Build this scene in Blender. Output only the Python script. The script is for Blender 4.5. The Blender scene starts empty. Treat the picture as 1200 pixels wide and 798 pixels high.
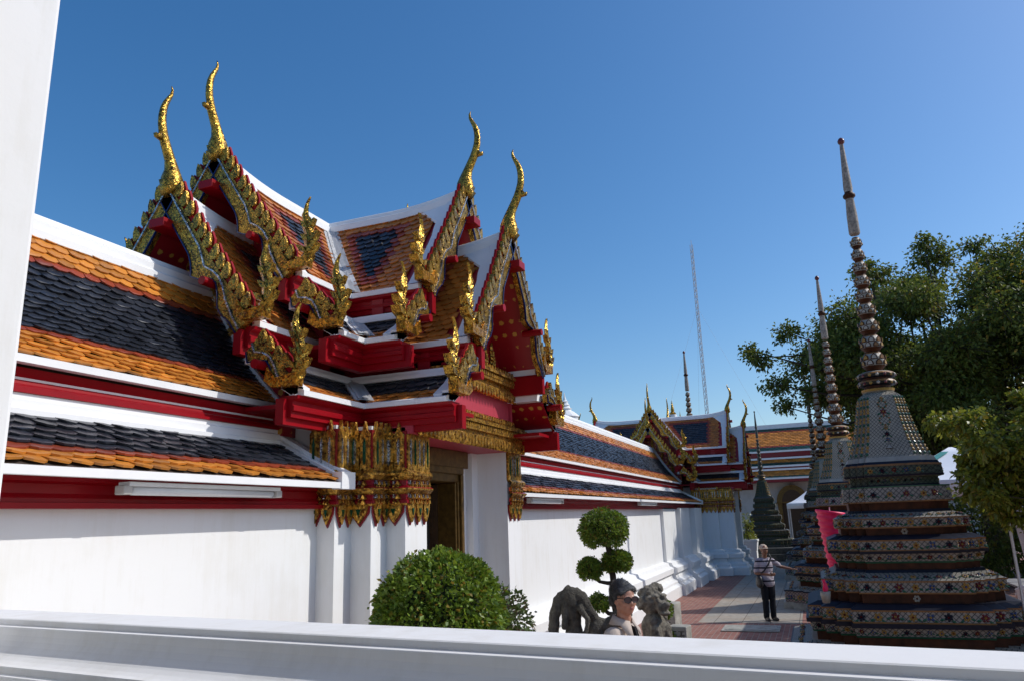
import bpy, bmesh, math, random
import numpy as np
from mathutils import Vector, Matrix
PI = math.pi
R = math.radians
random.seed(7)
SC = bpy.context.scene
COL = SC.collection

# ------------------------------------------------------------------ helpers
class MB:
    """collects polygons and links them as one mesh object"""
    def __init__(s):
        s.v = []; s.f = []; s.m = []; s.uv = []; s.hasuv = False; s.M = None
    def add(s, vs, fs, mi=0, uvs=None):
        b = len(s.v)
        for p in vs:
            p = Vector(p)
            if s.M is not None: p = s.M @ p
            s.v.append(p)
        for k, f in enumerate(fs):
            s.f.append([b + i for i in f]); s.m.append(mi)
            if uvs: s.uv.append(uvs[k]); s.hasuv = True
            else: s.uv.append(None)
    def box(s, x0, x1, y0, y1, z0, z1, mi=0):
        vs = [(x, y, z) for z in (z0, z1) for y in (y0, y1) for x in (x0, x1)]
        s.add(vs, [(0, 2, 3, 1), (4, 5, 7, 6), (0, 1, 5, 4), (1, 3, 7, 5), (3, 2, 6, 7), (2, 0, 4, 6)], mi)
    def prism(s, poly, A, mi=0, flip=False):
        """poly: list of 2D pts; A(p2, k) -> 3D for k=0 (front) and 1 (back)"""
        n = len(poly)
        vs = [A(p, 0) for p in poly] + [A(p, 1) for p in poly]
        fs = [list(range(n)), list(range(2 * n - 1, n - 1, -1))]
        for i in range(n):
            j = (i + 1) % n
            fs.append([i, i + n, j + n, j])
        s.add(vs, fs, mi)
    def loft(s, rings, closed=True, mi=0, cap=False, mats=None, uv=False):
        """rings: lists of equal length point lists"""
        n = len(rings[0])
        for k in range(len(rings) - 1):
            a, b = rings[k], rings[k + 1]
            mm = mats[k] if mats else mi
            if mm is None: continue
            vs = list(a) + list(b); fs = []; us = []
            L = 0.0
            for i in range(n if closed else n - 1):
                j = (i + 1) % n
                fs.append([i, j, n + j, n + i])
                if uv:
                    d = (Vector(a[j]) - Vector(a[i])).length
                    h = ((Vector(a[i]) + Vector(a[j])) / 2 - (Vector(b[i]) + Vector(b[j])) / 2).length
                    us.append([(L - d / 2 + d / 2, 0), (L + d, 0), (L + d, h), (L, h)])
                    L += d
            s.add(vs, fs, mm, us if uv else None)
        if cap:
            s.add(rings[0], [list(range(n))[::-1]], mats[0] if mats else mi)
            s.add(rings[-1], [list(range(n))], mats[-1] if mats else mi)
    def tube(s, pts, rad, n=8, mi=0, flat=1.0, cap=True, upv=None):
        pts = [Vector(p) for p in pts]
        if not hasattr(rad, '__len__'): rad = [rad] * len(pts)
        rings = []; prev = None
        for i, p in enumerate(pts):
            t = (pts[min(i + 1, len(pts) - 1)] - pts[max(i - 1, 0)]).normalized()
            ref = Vector(upv) if upv is not None else (prev if prev is not None else (Vector((0, 0, 1)) if abs(t.z) < .9 else Vector((1, 0, 0))))
            a = (ref - t * ref.dot(t)).normalized(); b = t.cross(a)
            if upv is None: prev = a
            rings.append([p + a * math.cos(2 * PI * k / n) * rad[i] * flat + b * math.sin(2 * PI * k / n) * rad[i] for k in range(n)])
        s.loft(rings, True, mi, cap)
    def lathe(s, prof, c=(0, 0, 0), n=16, mi=0, mats=None, cap=True):
        c = Vector(c)
        rings = [[c + Vector((r * math.cos(2 * PI * k / n), r * math.sin(2 * PI * k / n), z)) for k in range(n)] for r, z in prof]
        s.loft(rings, True, mi, cap, mats)
    def build(s, name, mats, parent=None, smooth=False, rot=None, loc=None):
        me = bpy.data.meshes.new(name)
        me.from_pydata([tuple(p) for p in s.v], [], s.f)
        mats = mats if isinstance(mats, (list, tuple)) else [mats]
        for m in mats: me.materials.append(m)
        me.polygons.foreach_set('material_index', s.m)
        if s.hasuv:
            ul = me.uv_layers.new(name='UVMap')
            k = 0
            buf = []
            for f, u in zip(s.f, s.uv):
                if u: 
                    for q in u: buf.extend(q)
                else: buf.extend([0, 0] * len(f))
            ul.data.foreach_set('uv', buf)
        if smooth: me.polygons.foreach_set('use_smooth', [True] * len(s.f))
        if smooth and not s.hasuv:
            bm = bmesh.new(); bm.from_mesh(me); bmesh.ops.remove_doubles(bm, verts=bm.verts, dist=.0004); bm.to_mesh(me); bm.free()
            me.polygons.foreach_set('use_smooth', [True] * len(me.polygons))
        me.update()
        o = bpy.data.objects.new(name, me); COL.objects.link(o)
        if parent is not None: o.parent = parent
        if rot is not None: o.rotation_euler = rot
        if loc is not None: o.location = loc
        return o

def fixn(o):
    bm = bmesh.new(); bm.from_mesh(o.data)
    bmesh.ops.recalc_face_normals(bm, faces=bm.faces); bm.to_mesh(o.data); bm.free()
    return o
def bevel(o, w=.01, seg=2):
    m = o.modifiers.new('bevel', 'BEVEL'); m.width = w; m.segments = seg; m.limit_method = 'ANGLE'; m.angle_limit = R(40)
    return o
def tag(o, label=None, cat=None, group=None, kind=None):
    if label: o['label'] = label
    if cat: o['category'] = cat
    if group: o['group'] = group
    if kind: o['kind'] = kind
    return o
def thing(name, label, cat, loc=(0, 0, 0), rz=0, group=None):
    o = bpy.data.objects.new(name, None); COL.objects.link(o)
    o.empty_display_size = .2
    o.location = loc; o.rotation_euler = (0, 0, rz)
    return tag(o, label, cat, group)
def copy_tree(o, parent=None):
    c = o.copy(); COL.objects.link(c)
    if parent is not None: c.parent = parent
    for ch in list(o.children): copy_tree(ch, c)
    return c
def offs(poly, d, closed=False):
    """mitred outward offset of a plan polyline; outward = right hand side"""
    n = len(poly); out = []
    for i in range(n):
        def nrm(a, b):
            dx, dy = b[0] - a[0], b[1] - a[1]; l = math.hypot(dx, dy); return (dy / l, -dx / l)
        n1 = nrm(poly[i - 1], poly[i]) if (i > 0 or closed) else None
        n2 = nrm(poly[i], poly[(i + 1) % n]) if (i < n - 1 or closed) else None
        if n1 is None: n1 = n2
        if n2 is None: n2 = n1
        k = 1 + n1[0] * n2[0] + n1[1] * n2[1]
        out.append((poly[i][0] + d * (n1[0] + n2[0]) / k, poly[i][1] + d * (n1[1] + n2[1]) / k))
    return out

# ------------------------------------------------------------------ materials
def mat(name):
    m = bpy.data.materials.new(name); m.use_nodes = True
    nt = m.node_tree; b = nt.nodes['Principled BSDF']
    return m, nt, b
def N(nt, t, **kw):
    n = nt.nodes.new(t)
    for k, v in kw.items(): setattr(n, k, v)
    return n
def L(nt, a, b): nt.links.new(a, b)
def ramp(nt, fac, stops, interp='LINEAR'):
    r = N(nt, 'ShaderNodeValToRGB'); r.color_ramp.interpolation = interp
    e = r.color_ramp.elements
    while len(e) < len(stops): e.new(.5)
    for q, (p, c) in zip(e, stops): q.position = p; q.color = (*c, 1) if len(c) == 3 else c
    L(nt, fac, r.inputs[0]); return r
def coord(nt, scale=1.0, kind='Object'):
    tc = N(nt, 'ShaderNodeTexCoord')
    mp = N(nt, 'ShaderNodeMapping')
    sc = scale if hasattr(scale, '__len__') else (scale,) * 3
    mp.inputs['Scale'].default_value = sc
    L(nt, tc.outputs[kind], mp.inputs[0]); return mp.outputs[0]
def noise(nt, vec, scale, detail=4, rough=.6):
    n = N(nt, 'ShaderNodeTexNoise'); n.inputs['Scale'].default_value = scale
    n.inputs['Detail'].default_value = detail; n.inputs['Roughness'].default_value = rough
    L(nt, vec, n.inputs[0]); return n
def bump(nt, b, h, strength=.3, dist=.01):
    u = N(nt, 'ShaderNodeBump'); u.inputs['Strength'].default_value = strength; u.inputs['Distance'].default_value = dist
    L(nt, h, u.inputs['Height']); L(nt, u.outputs[0], b.inputs['Normal']); return u
def plain(name, c, rough=.5, metal=0, nscale=6, var=.12, bs=.1, spec=.5, bd=.005):
    m, nt, b = mat(name)
    v = coord(nt)
    n = noise(nt, v, nscale, 5)
    lo = tuple(max(0, x * (1 - var)) for x in c); hi = tuple(min(1, x * (1 + var)) for x in c)
    r = ramp(nt, n.outputs['Fac'], [(.3, lo), (.7, hi)])
    L(nt, r.outputs[0], b.inputs['Base Color'])
    b.inputs['Roughness'].default_value = rough; b.inputs['Metallic'].default_value = metal
    b.inputs['Specular IOR Level'].default_value = spec
    n2 = noise(nt, v, nscale * 8, 3)
    bump(nt, b, n2.outputs['Fac'], bs, bd)
    return m
def plaster(name, c=(.8, .8, .79), dirt=.12, streak=True):
    m, nt, b = mat(name)
    v = coord(nt)
    n = noise(nt, v, 1.3, 8, .65)
    vs = coord(nt, (5, 5, .45))
    st = noise(nt, vs, 2.0, 6, .7)
    mx = N(nt, 'ShaderNodeMath', operation='MULTIPLY'); L(nt, n.outputs['Fac'], mx.inputs[0]); L(nt, st.outputs['Fac'], mx.inputs[1])
    r = ramp(nt, mx.outputs[0], [(.1, tuple(x * (1 - dirt) * (1, .985, .95)[i] for i, x in enumerate(c))), (.26, c), (1, c)])
    # a few fine stains
    ns = noise(nt, v, 9, 6, .75)
    rs = ramp(nt, ns.outputs['Fac'], [(.70, (1, 1, 1)), (.76, (.88, .87, .84)), (.8, (.8, .78, .74))])
    mm = N(nt, 'ShaderNodeMixRGB', blend_type='MULTIPLY'); mm.inputs[0].default_value = .6
    L(nt, r.outputs[0], mm.inputs[1]); L(nt, rs.outputs[0], mm.inputs[2])
    L(nt, mm.outputs[0], b.inputs['Base Color'])
    b.inputs['Roughness'].default_value = .85; b.inputs['Specular IOR Level'].default_value = .08
    n2 = noise(nt, v, 14, 6)
    bump(nt, b, n2.outputs['Fac'], .12, .01)
    return m
def tile_mat(name, c, rough=.28, var=.35):
    m, nt, b = mat(name)
    g = N(nt, 'ShaderNodeNewGeometry')
    v = coord(nt)
    n = noise(nt, v, 7, 5)
    ad = N(nt, 'ShaderNodeMath', operation='MULTIPLY_ADD'); L(nt, n.outputs['Fac'], ad.inputs[0]); ad.inputs[1].default_value = .5
    h = N(nt, 'ShaderNodeMath', operation='MULTIPLY'); L(nt, g.outputs['Random Per Island'], h.inputs[0]); h.inputs[1].default_value = .6
    L(nt, h.outputs[0], ad.inputs[2])
    r = ramp(nt, ad.outputs[0], [(.1, tuple(x * (1 - var) for x in c)), (.5, c), (.9, tuple(min(1, x * (1 + var)) for x in c))])
    L(nt, r.outputs[0], b.inputs['Base Color'])
    rr = N(nt, 'ShaderNodeMapRange'); L(nt, n.outputs['Fac'], rr.inputs[0]); rr.inputs[3].default_value = rough - .1; rr.inputs[4].default_value = rough + .2
    L(nt, rr.outputs[0], b.inputs['Roughness'])
    bump(nt, b, noise(nt, v, 30, 4).outputs['Fac'], .1, .01)
    return m
def gold_mosaic(name, c=(.54, .315, .045), dark=(.05, .025, .008), scale=95, metal=.75, rough=.25):
    """small mirror chips set in lacquer"""
    m, nt, b = mat(name)
    v = coord(nt)
    vo = N(nt, 'ShaderNodeTexVoronoi'); vo.inputs['Scale'].default_value = scale; L(nt, v, vo.inputs[0])
    sep = N(nt, 'ShaderNodeSeparateColor'); L(nt, vo.outputs['Color'], sep.inputs[0])
    big = noise(nt, v, 13, 5, .75)
    mu = N(nt, 'ShaderNodeMath', operation='MULTIPLY_ADD'); L(nt, sep.outputs[0], mu.inputs[0]); mu.inputs[1].default_value = .34
    bb = N(nt, 'ShaderNodeMath', operation='MULTIPLY'); L(nt, big.outputs['Fac'], bb.inputs[0]); bb.inputs[1].default_value = 1.0
    L(nt, bb.outputs[0], mu.inputs[2])
    r = ramp(nt, mu.outputs[0], [(.50, dark), (.60, tuple(x * .5 for x in c)), (.76, c), (.95, tuple(min(1, x * 1.35) for x in c))])
    L(nt, r.outputs[0], b.inputs['Base Color'])
    b.inputs['Metallic'].default_value = metal; b.inputs['Roughness'].default_value = rough
    # tilt every chip its own way
    cx = N(nt, 'ShaderNodeVectorMath', operation='SUBTRACT'); L(nt, vo.outputs['Color'], cx.inputs[0]); cx.inputs[1].default_value = (.5, .5, .5)
    sc = N(nt, 'ShaderNodeVectorMath', operation='SCALE'); L(nt, cx.outputs[0], sc.inputs[0]); sc.inputs[3].default_value = .5
    g = N(nt, 'ShaderNodeNewGeometry')
    ad = N(nt, 'ShaderNodeVectorMath', operation='ADD'); L(nt, g.outputs['Normal'], ad.inputs[0]); L(nt, sc.outputs[0], ad.inputs[1])
    nn = N(nt, 'ShaderNodeVectorMath', operation='NORMALIZE'); L(nt, ad.outputs[0], nn.inputs[0])
    u = N(nt, 'ShaderNodeBump'); u.inputs['Strength'].default_value = .6; u.inputs['Distance'].default_value = .015
    L(nt, big.outputs['Fac'], u.inputs['Height']); L(nt, nn.outputs[0], u.inputs['Normal'])
    L(nt, u.outputs[0], b.inputs['Normal'])
    return m
def red_gold(name):
    """red lacquer stencilled with small gold flowers"""
    m, nt, b = mat(name)
    v = coord(nt)
    vo = N(nt, 'ShaderNodeTexVoronoi'); vo.inputs['Scale'].default_value = 7.5; vo.inputs['Randomness'].default_value = .12; L(nt, v, vo.inputs[0])
    n = noise(nt, v, 45, 2)
    ad = N(nt, 'ShaderNodeMath', operation='MULTIPLY_ADD'); L(nt, n.outputs['Fac'], ad.inputs[0]); ad.inputs[1].default_value = .35; L(nt, vo.outputs['Distance'], ad.inputs[2])
    r = ramp(nt, ad.outputs[0], [(.40, (.55, .30, .05)), (.44, (.30, .005, .014))], 'LINEAR')
    L(nt, r.outputs[0], b.inputs['Base Color']); b.inputs['Roughness'].default_value = .4
    return m
def leaf_mat(name, c, c2, rough=.4, transl=.25, odd=None):
    m, nt, b = mat(name)
    g = N(nt, 'ShaderNodeNewGeometry')
    st = [(0, c), (.8, c2)]
    if odd: st = [(0, c), (.88, c2), (.93, odd), (1, odd)]
    r = ramp(nt, g.outputs['Random Per Island'], st)
    L(nt, r.outputs[0], b.inputs['Base Color']); b.inputs['Roughness'].default_value = rough
    t = N(nt, 'ShaderNodeBsdfTranslucent'); 
    hs = N(nt, 'ShaderNodeHueSaturation'); hs.inputs['Value'].default_value = 1.5; hs.inputs['Hue'].default_value = .48; L(nt, r.outputs[0], hs.inputs['Color'])
    L(nt, hs.outputs[0], t.inputs['Color'])
    mx = N(nt, 'ShaderNodeMixShader'); mx.inputs[0].default_value = transl
    L(nt, b.outputs[0], mx.inputs[1]); L(nt, t.outputs[0], mx.inputs[2])
    L(nt, mx.outputs[0], nt.nodes['Material Output'].inputs[0])
    return m
def lattice_mat(name, c=(.5, .47, .42), line=(.05, .05, .045), s=.075, w=.09, dirt=.35):
    """diamond laid glazed tiles with dark joints, in the UVs (metres) of the face"""
    m, nt, b = mat(name)
    tc = N(nt, 'ShaderNodeTexCoord'); sp = N(nt, 'ShaderNodeSeparateXYZ'); L(nt, tc.outputs['UV'], sp.inputs[0])
    def ax(op):
        a = N(nt, 'ShaderNodeMath', operation=op); L(nt, sp.outputs[0], a.inputs[0]); L(nt, sp.outputs[1], a.inputs[1])
        d = N(nt, 'ShaderNodeMath', operation='DIVIDE'); L(nt, a.outputs[0], d.inputs[0]); d.inputs[1].default_value = s
        p = N(nt, 'ShaderNodeMath', operation='PINGPONG'); L(nt, d.outputs[0], p.inputs[0]); p.inputs[1].default_value = .5
        return p.outputs[0]
    mn = N(nt, 'ShaderNodeMath', operation='MINIMUM'); L(nt, ax('ADD'), mn.inputs[0]); L(nt, ax('SUBTRACT'), mn.inputs[1])
    v = coord(nt); n = noise(nt, v, 5, 6, .7)
    rc = ramp(nt, n.outputs['Fac'], [(.25, tuple(x * (1 - dirt) for x in c)), (.65, c)])
    gt = N(nt, 'ShaderNodeMath', operation='GREATER_THAN'); L(nt, mn.outputs[0], gt.inputs[0]); gt.inputs[1].default_value = w
    mx = N(nt, 'ShaderNodeMixRGB'); L(nt, gt.outputs[0], mx.inputs[0]); mx.inputs[1].default_value = (*line, 1); L(nt, rc.outputs[0], mx.inputs[2])
    L(nt, mx.outputs[0], b.inputs['Base Color']); b.inputs['Roughness'].default_value = .5; b.inputs['Specular IOR Level'].default_value = .25
    bump(nt, b, gt.outputs[0], .3, .006)
    return m

M = {}
M['white'] = plaster('white_plaster', (.79, .79, .78), .08)
M['white_worn'] = plaster('worn_white_plaster', (.78, .78, .78), .10)
M['trim'] = plain('white_trim_paint', (.8, .8, .8), .55, 0, 4, .04, .05)
M['orange'] = tile_mat('orange_roof_tile', (.50, .185, .025), .33, .42)
M['orange2'] = tile_mat('burnt_orange_roof_tile', (.44, .145, .022), .35, .4)
M['rust'] = tile_mat('rust_roof_tile', (.26, .045, .018), .3, .3)
M['black'] = tile_mat('navy_black_roof_tile', (.016, .019, .027), .3, .5)
M['green'] = tile_mat('green_roof_tile', (.012, .05, .035), .3, .4)
M['joint'] = plain('roof_bedding', (.05, .03, .022), .9)
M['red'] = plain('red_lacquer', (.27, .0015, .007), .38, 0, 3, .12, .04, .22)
M['dkred'] = plain('deep_red_lacquer', (.20, .002, .010), .3, 0, 3, .15, .04)
M['redgold'] = red_gold('stencilled_red')
M['pink'] = plain('frieze_red_sun_tinted', (.42, .035, .06), .5, 0, 16, .12)  # red frieze; its sunlit pink is put into the base colour
M['gold'] = gold_mosaic('gold_mosaic')
M['goldp'] = gold_mosaic('gilded_carving', (.66, .36, .06), (.14, .055, .012), 45, .72, .3)
M['amber'] = gold_mosaic('amber_mosaic', (.60, .27, .02), (.14, .05, .006), 60, .7, .25)
M['silver'] = gold_mosaic('silver_mosaic', (.55, .56, .57), (.1, .1, .12), 70, .8, .22)
M['blue'] = plain('blue_glass', (.01, .02, .10), .2, .3)
M['gglass'] = plain('green_glass', (.005, .07, .035), .15, .4)
M['dull_white'] = plaster('shade_toned_white_plaster', (.48, .47, .46), .2)  # white darkened in colour for the shade on hall and compound wall
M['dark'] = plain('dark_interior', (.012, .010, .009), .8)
M['wood'] = plain('gilded_door_wood', (.06, .03, .012), .5, .3, 12, .3)
M['lamp'] = plain('lamp_plastic', (.7, .71, .72), .3, 0, 4, .04)
M['lampend'] = plain('lamp_end_plastic', (.42, .40, .38), .4)
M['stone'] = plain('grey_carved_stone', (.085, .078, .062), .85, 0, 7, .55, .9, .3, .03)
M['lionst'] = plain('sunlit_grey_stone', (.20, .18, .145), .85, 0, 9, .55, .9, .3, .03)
M['block'] = plain('pale_stone', (.34, .33, .29), .85, 0, 5, .3, .6, .3, .02)
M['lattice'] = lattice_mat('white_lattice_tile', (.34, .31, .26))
M['belltile'] = lattice_mat('cream_bell_tile', (.42, .36, .275), (.06, .05, .04), .06, .08)
M['spind'] = plain('mottled_spire_mosaic', (.27, .23, .20), .6, 0, 22, .5, .4, .3)
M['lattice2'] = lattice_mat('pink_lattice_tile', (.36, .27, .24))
M['lattice3'] = lattice_mat('green_lattice_tile', (.10, .11, .07), (.02, .02, .015))
M['navy'] = plain('navy_glaze', (.010, .012, .022), .45, 0, 8, .3, .1, .25)
M['brown'] = plain('brown_glaze', (.06, .018, .006), .55, 0, 9, .5, .1, .2)
M['ochre'] = plain('ochre_glaze', (.24, .10, .018), .5, 0, 9, .3)
M['porc'] = plain('white_porcelain', (.36, .32, .26), .5, 0, 9, .15)
M['maroon'] = plain('maroon_glaze', (.11, .012, .014), .25)
M['leafgl'] = plain('green_glaze', (.02, .09, .045), .25)
M['blugl'] = plain('blue_glaze', (.03, .055, .16), .25)
M['yelgl'] = plain('yellow_glaze', (.32, .18, .03), .5)
M['dkst'] = plain('dark_weathered_tile', (.07, .07, .06), .5, 0, 9, .5, .5)
M['goldleaf2'] = plain('dull_gilding', (.15, .085, .02), .4, .5, 12, .4)
# ------------------------------------------------------------------ roofs
def tiles(mb, P, u0, u1, rows, w, colour, keep=None, jit=.006, thick=.015, lift=.024, rag=.85):
    def nrm(u, t):
        a = P(u + .01, t) - P(u - .01, t); b = P(u, min(1, t + .01)) - P(u, max(0, t - .01))
        n = a.cross(b).normalized()
        return n if n.z > 0 else -n
    ncol = int((u1 - u0) / w) + 1
    for r in range(rows):
        ta = max(0, (r - .25) / rows); tb = (r + 1) / rows
        for c in range(-1, ncol + 1):
            u = u0 + (c + .5 * (r % 2)) * w + w / 2
            if u - w * .5 < u0 - 1e-3 - w * .5 or u + w * .5 > u1 + w * .5: continue
            ua, ub = max(u0, u - w * .49), min(u1, u + w * .49)
            if ub - ua < w * .3: continue
            if keep and not keep(u, (ta + tb) / 2): continue
            n = nrm(u, (ta + tb) / 2)
            la = .004; lb = lift + random.uniform(-jit, jit)
            tc = tb - rag * .35 / rows
            q = (ub - ua) * .26
            sl = random.uniform(-.006, .006)
            top = [P(ua, ta) + n * la, P(ua, tc) + n * (lb - .003 + sl), P(ua + q, tb) + n * (lb + sl), P(ub - q, tb) + n * (lb - sl), P(ub, tc) + n * (lb - .003 - sl), P(ub, ta) + n * la]
            low = [p - n * thick for p in top[1:5]]
            mb.add(top + low, [(0, 1, 2, 3, 4, 5), (1, 6, 7, 2), (2, 7, 8, 3), (3, 8, 9, 4), (0, 6, 1), (5, 4, 9)], colour(r, u))
def sheet(mb, P, u0, u1, nt, mi=0, off=-.02, thick=.05, nu=1, u0f=None):
    rows = []
    for j in range(nt + 1):
        t = j / nt
        a = u0f(t) if u0f else u0
        rows.append([P(a + (u1 - a) * i / nu, t) for i in range(nu + 1)])
    n = (rows[0][-1] - rows[0][0]).cross(rows[-1][0] - rows[0][0]).normalized()
    if n.z < 0: n = -n
    A = [[p + n * off for p in r] for r in rows]; B = [[p + n * (off - thick) for p in r] for r in rows]
    mb.loft(A, False, mi); mb.loft(B, False, mi)
    for e in (0, -1): mb.loft([[r[e] for r in A], [r[e] for r in B]], False, mi)
    mb.loft([A[0], B[0]], False, mi); mb.loft([A[-1], B[-1]], False, mi)
def extr(mb, prof, x0, x1, mi=0, mats=None, s=1, Yr=0, closed=True):
    """profile of (y, z) points pushed along x"""
    n = len(prof)
    A = [(x0, Yr + s * y, z) for y, z in prof]; B = [(x1, Yr + s * y, z) for y, z in prof]
    for i in range(n if closed else n - 1):
        j = (i + 1) % n
        mb.add([A[i], A[j], B[j], B[i]], [(0, 1, 2, 3)], mats[i] if mats else mi)
    if closed:
        mb.add(A, [list(range(n))], mi); mb.add(B, [list(range(n))[::-1]], mi)

YR = 6.0
def gallery(name, x0, x1, label, steps=(), endcaps=(True, True), tw=.155):
    root = thing(name, label, 'gallery', ((x0 + x1) / 2, YR, 0), 0, 'cloister galleries')
    ox = -(x0 + x1) / 2
    X0, X1 = x0 + ox, x1 + ox
    # wall in local y (court side is negative)
    mb = MB(); mb.box(X0, X1, -1.5, 1.5, .96, 2.84); mb.box(X0 + .003, X1 - .003, -.985, .985, 2.83, 3.5); mb.build('wall', M['white'], root)
    prof = [(-2.0, 0), (-2.0, .3), (-1.9, .37), (-1.9, .43), (-1.76, .5), (-1.72, .62), (-1.80, .66), (-1.80, .8), (-1.68, .86), (-1.64, .95), (-1.5, .985), (1.4, .985), (1.4, 0)]
    mb = MB(); extr(mb, prof, X0, X1); fixn(mb.build('plinth', M['white'], root))
    for a, b, d in steps:
        mb = MB(); extr(mb, [(y - d, z) for y, z in prof[:10]] + [(-1.5 - d, .975), (-1.5, .975), (-1.5, .01)] , a + ox, b + ox)
        mb.box(a + ox, b + ox, -1.5 - d, -1.5, .97, 2.6)
        fixn(mb.build('pilaster', M['white'], root))
    # red frieze under the lower eave
    fr = [(-1.5, 2.565), (-1.60, 2.565), (-1.60, 2.60), (-1.56, 2.605), (-1.56, 2.63), (-1.53, 2.66), (-1.53, 2.72), (-1.56, 2.735), (-1.56, 2.77), (-1.45, 2.80)]
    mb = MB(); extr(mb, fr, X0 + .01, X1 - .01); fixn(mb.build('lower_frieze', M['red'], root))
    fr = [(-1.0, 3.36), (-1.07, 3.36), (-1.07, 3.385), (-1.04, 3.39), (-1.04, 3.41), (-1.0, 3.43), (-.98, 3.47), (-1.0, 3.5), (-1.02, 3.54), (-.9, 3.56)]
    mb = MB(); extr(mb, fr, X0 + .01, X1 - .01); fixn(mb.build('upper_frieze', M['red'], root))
    # lower roof
    def PL(u, t): return Vector((u, -1.84 + .76 * (1 - t) - .02 * math.sin(PI * t), 2.815 + .40 * (1 - t) - .02 * math.sin(PI * t)))
    mb = MB()
    def cl(r, u): return 1 if r < 5 else (2 if r == 5 else 0)
    tiles(mb, PL, X0 + .05, X1 - .1, 8, tw, cl)
    mb.build('lower_roof_tiles', [M['orange'], M['black'], M['rust']], root)
    mb = MB(); sheet(mb, PL, X0 + .02, X1 - .02, 4, 0, -.012, .05)
    # boards: eave board, flashing step, end verges
    mb.build('lower_roof_deck', M['joint'], root)
    mb = MB()
    extr(mb, [(-1.86, 2.745), (-1.80, 2.745), (-1.50, 2.86), (-1.50, 2.93), (-1.80, 2.80), (-1.86, 2.80)], X0, X1)
    extr(mb, [(-1.12, 3.19), (-1.12, 3.24), (-1.08, 3.25), (-1.08, 3.31), (-1.05, 3.32), (-1.05, 3.358), (-.9, 3.358), (-.9, 3.15)], X0, X1)
    for e, on in zip((X0, X1), endcaps):
        if not on: continue
        sgn = 1 if e == X1 else -1
        for wd, hh in ((.17, .045), (.09, .085)):
            ring = []
            for t in (0, .5, 1):
                p = PL(e, t); ring.append(p)
            a = [p + Vector((sgn * .03, 0, hh)) for p in ring]; b = [p + Vector((-sgn * wd, 0, hh)) for p in ring]
            a2 = [p + Vector((sgn * .03, 0, -.06)) for p in ring]; b2 = [p + Vector((-sgn * wd, 0, -.0)) for p in ring]
            mb.loft([b2, b, a, a2], False); mb.add([b2[-1], b[-1], a[-1], a2[-1]], [(0, 1, 2, 3)])
        mb.box(min(e - sgn * .19, e + sgn * .035), max(e - sgn * .19, e + sgn * .035), -1.872, -1.76, 2.74, 2.90)
    fixn(mb.build('lower_roof_trim', M['trim'], root))
    # upper roof
    def PU(u, t):
        return Vector((u, -1.06 * t + .0, 3.62 + 1.44 * (1 - t) - .13 * math.sin(PI * t)))
    rows = 25
    def cu(r, u):
        if r < 6: return 0
        if r < 7: return 2
        if r < 19: return 1
        if r < 20: return 2
        return 0
    mb = MB(); tiles(mb, PU, X0 + .05, X1 - .08, rows, tw, cu)
    mb.build('upper_roof_tiles', [M['orange'], M['black'], M['rust']], root)
    mb = MB(); sheet(mb, PU, X0 + .02, X1 - .02, 6, 0, -.012, .05)
    def PB(u, t):
        p = PU(u, t); return Vector((p.x, -p.y + .02, p.z))
    sheet(mb, PB, X0 + .02, X1 - .02, 6, 0, 0, .05)
    mb.box(X0 + .02, X1 - .02, -.95, .95, 3.49, 3.63)
    mb.build('upper_roof_deck', M['joint'], root)
    mb = MB()
    extr(mb, [(-1.10, 3.56), (-1.02, 3.56), (-.8, 3.68), (-.8, 3.8), (-1.02, 3.615), (-1.10, 3.615)], X0, X1)
    fixn(mb.build('upper_eave_board', M['trim'], root))
    mb = MB()
    extr(mb, [(-.14, 4.86), (-.14, 4.93), (-.11, 4.955), (-.11, 5.02), (-.07, 5.05), (-.04, 5.10), (.04, 5.10), (.07, 5.05), (.14, 4.90), (.14, 4.80)], X0, X1)
    fixn(mb.build('ridge', M['trim'], root))
    for e, on in zip((X0, X1), endcaps):
        if not on: continue
        sgn = 1 if e == X1 else -1
        mb = MB()
        for wd, hh in ((.16, .05), (.08, .09)):
            ring = [PU(e, j / 10) for j in range(11)]
            nz = Vector((0, -.62, .5))
            a = [p + Vector((sgn * .06, 0, 0)) + nz * hh * 1.2 for p in ring]; b = [p + Vector((-sgn * wd, 0, 0)) + nz * hh * 1.2 for p in ring]
            a2 = [p + Vector((sgn * .06, 0, 0)) - nz * .1 for p in ring]; b2 = [p + Vector((-sgn * wd, 0, 0)) for p in ring]
            mb.loft([b2, b, a, a2], False); mb.add([b2[-1], b[-1], a[-1], a2[-1]], [(0, 1, 2, 3)])
        fixn(mb.build('upper_verge', M['trim'], root))
    return root

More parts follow.
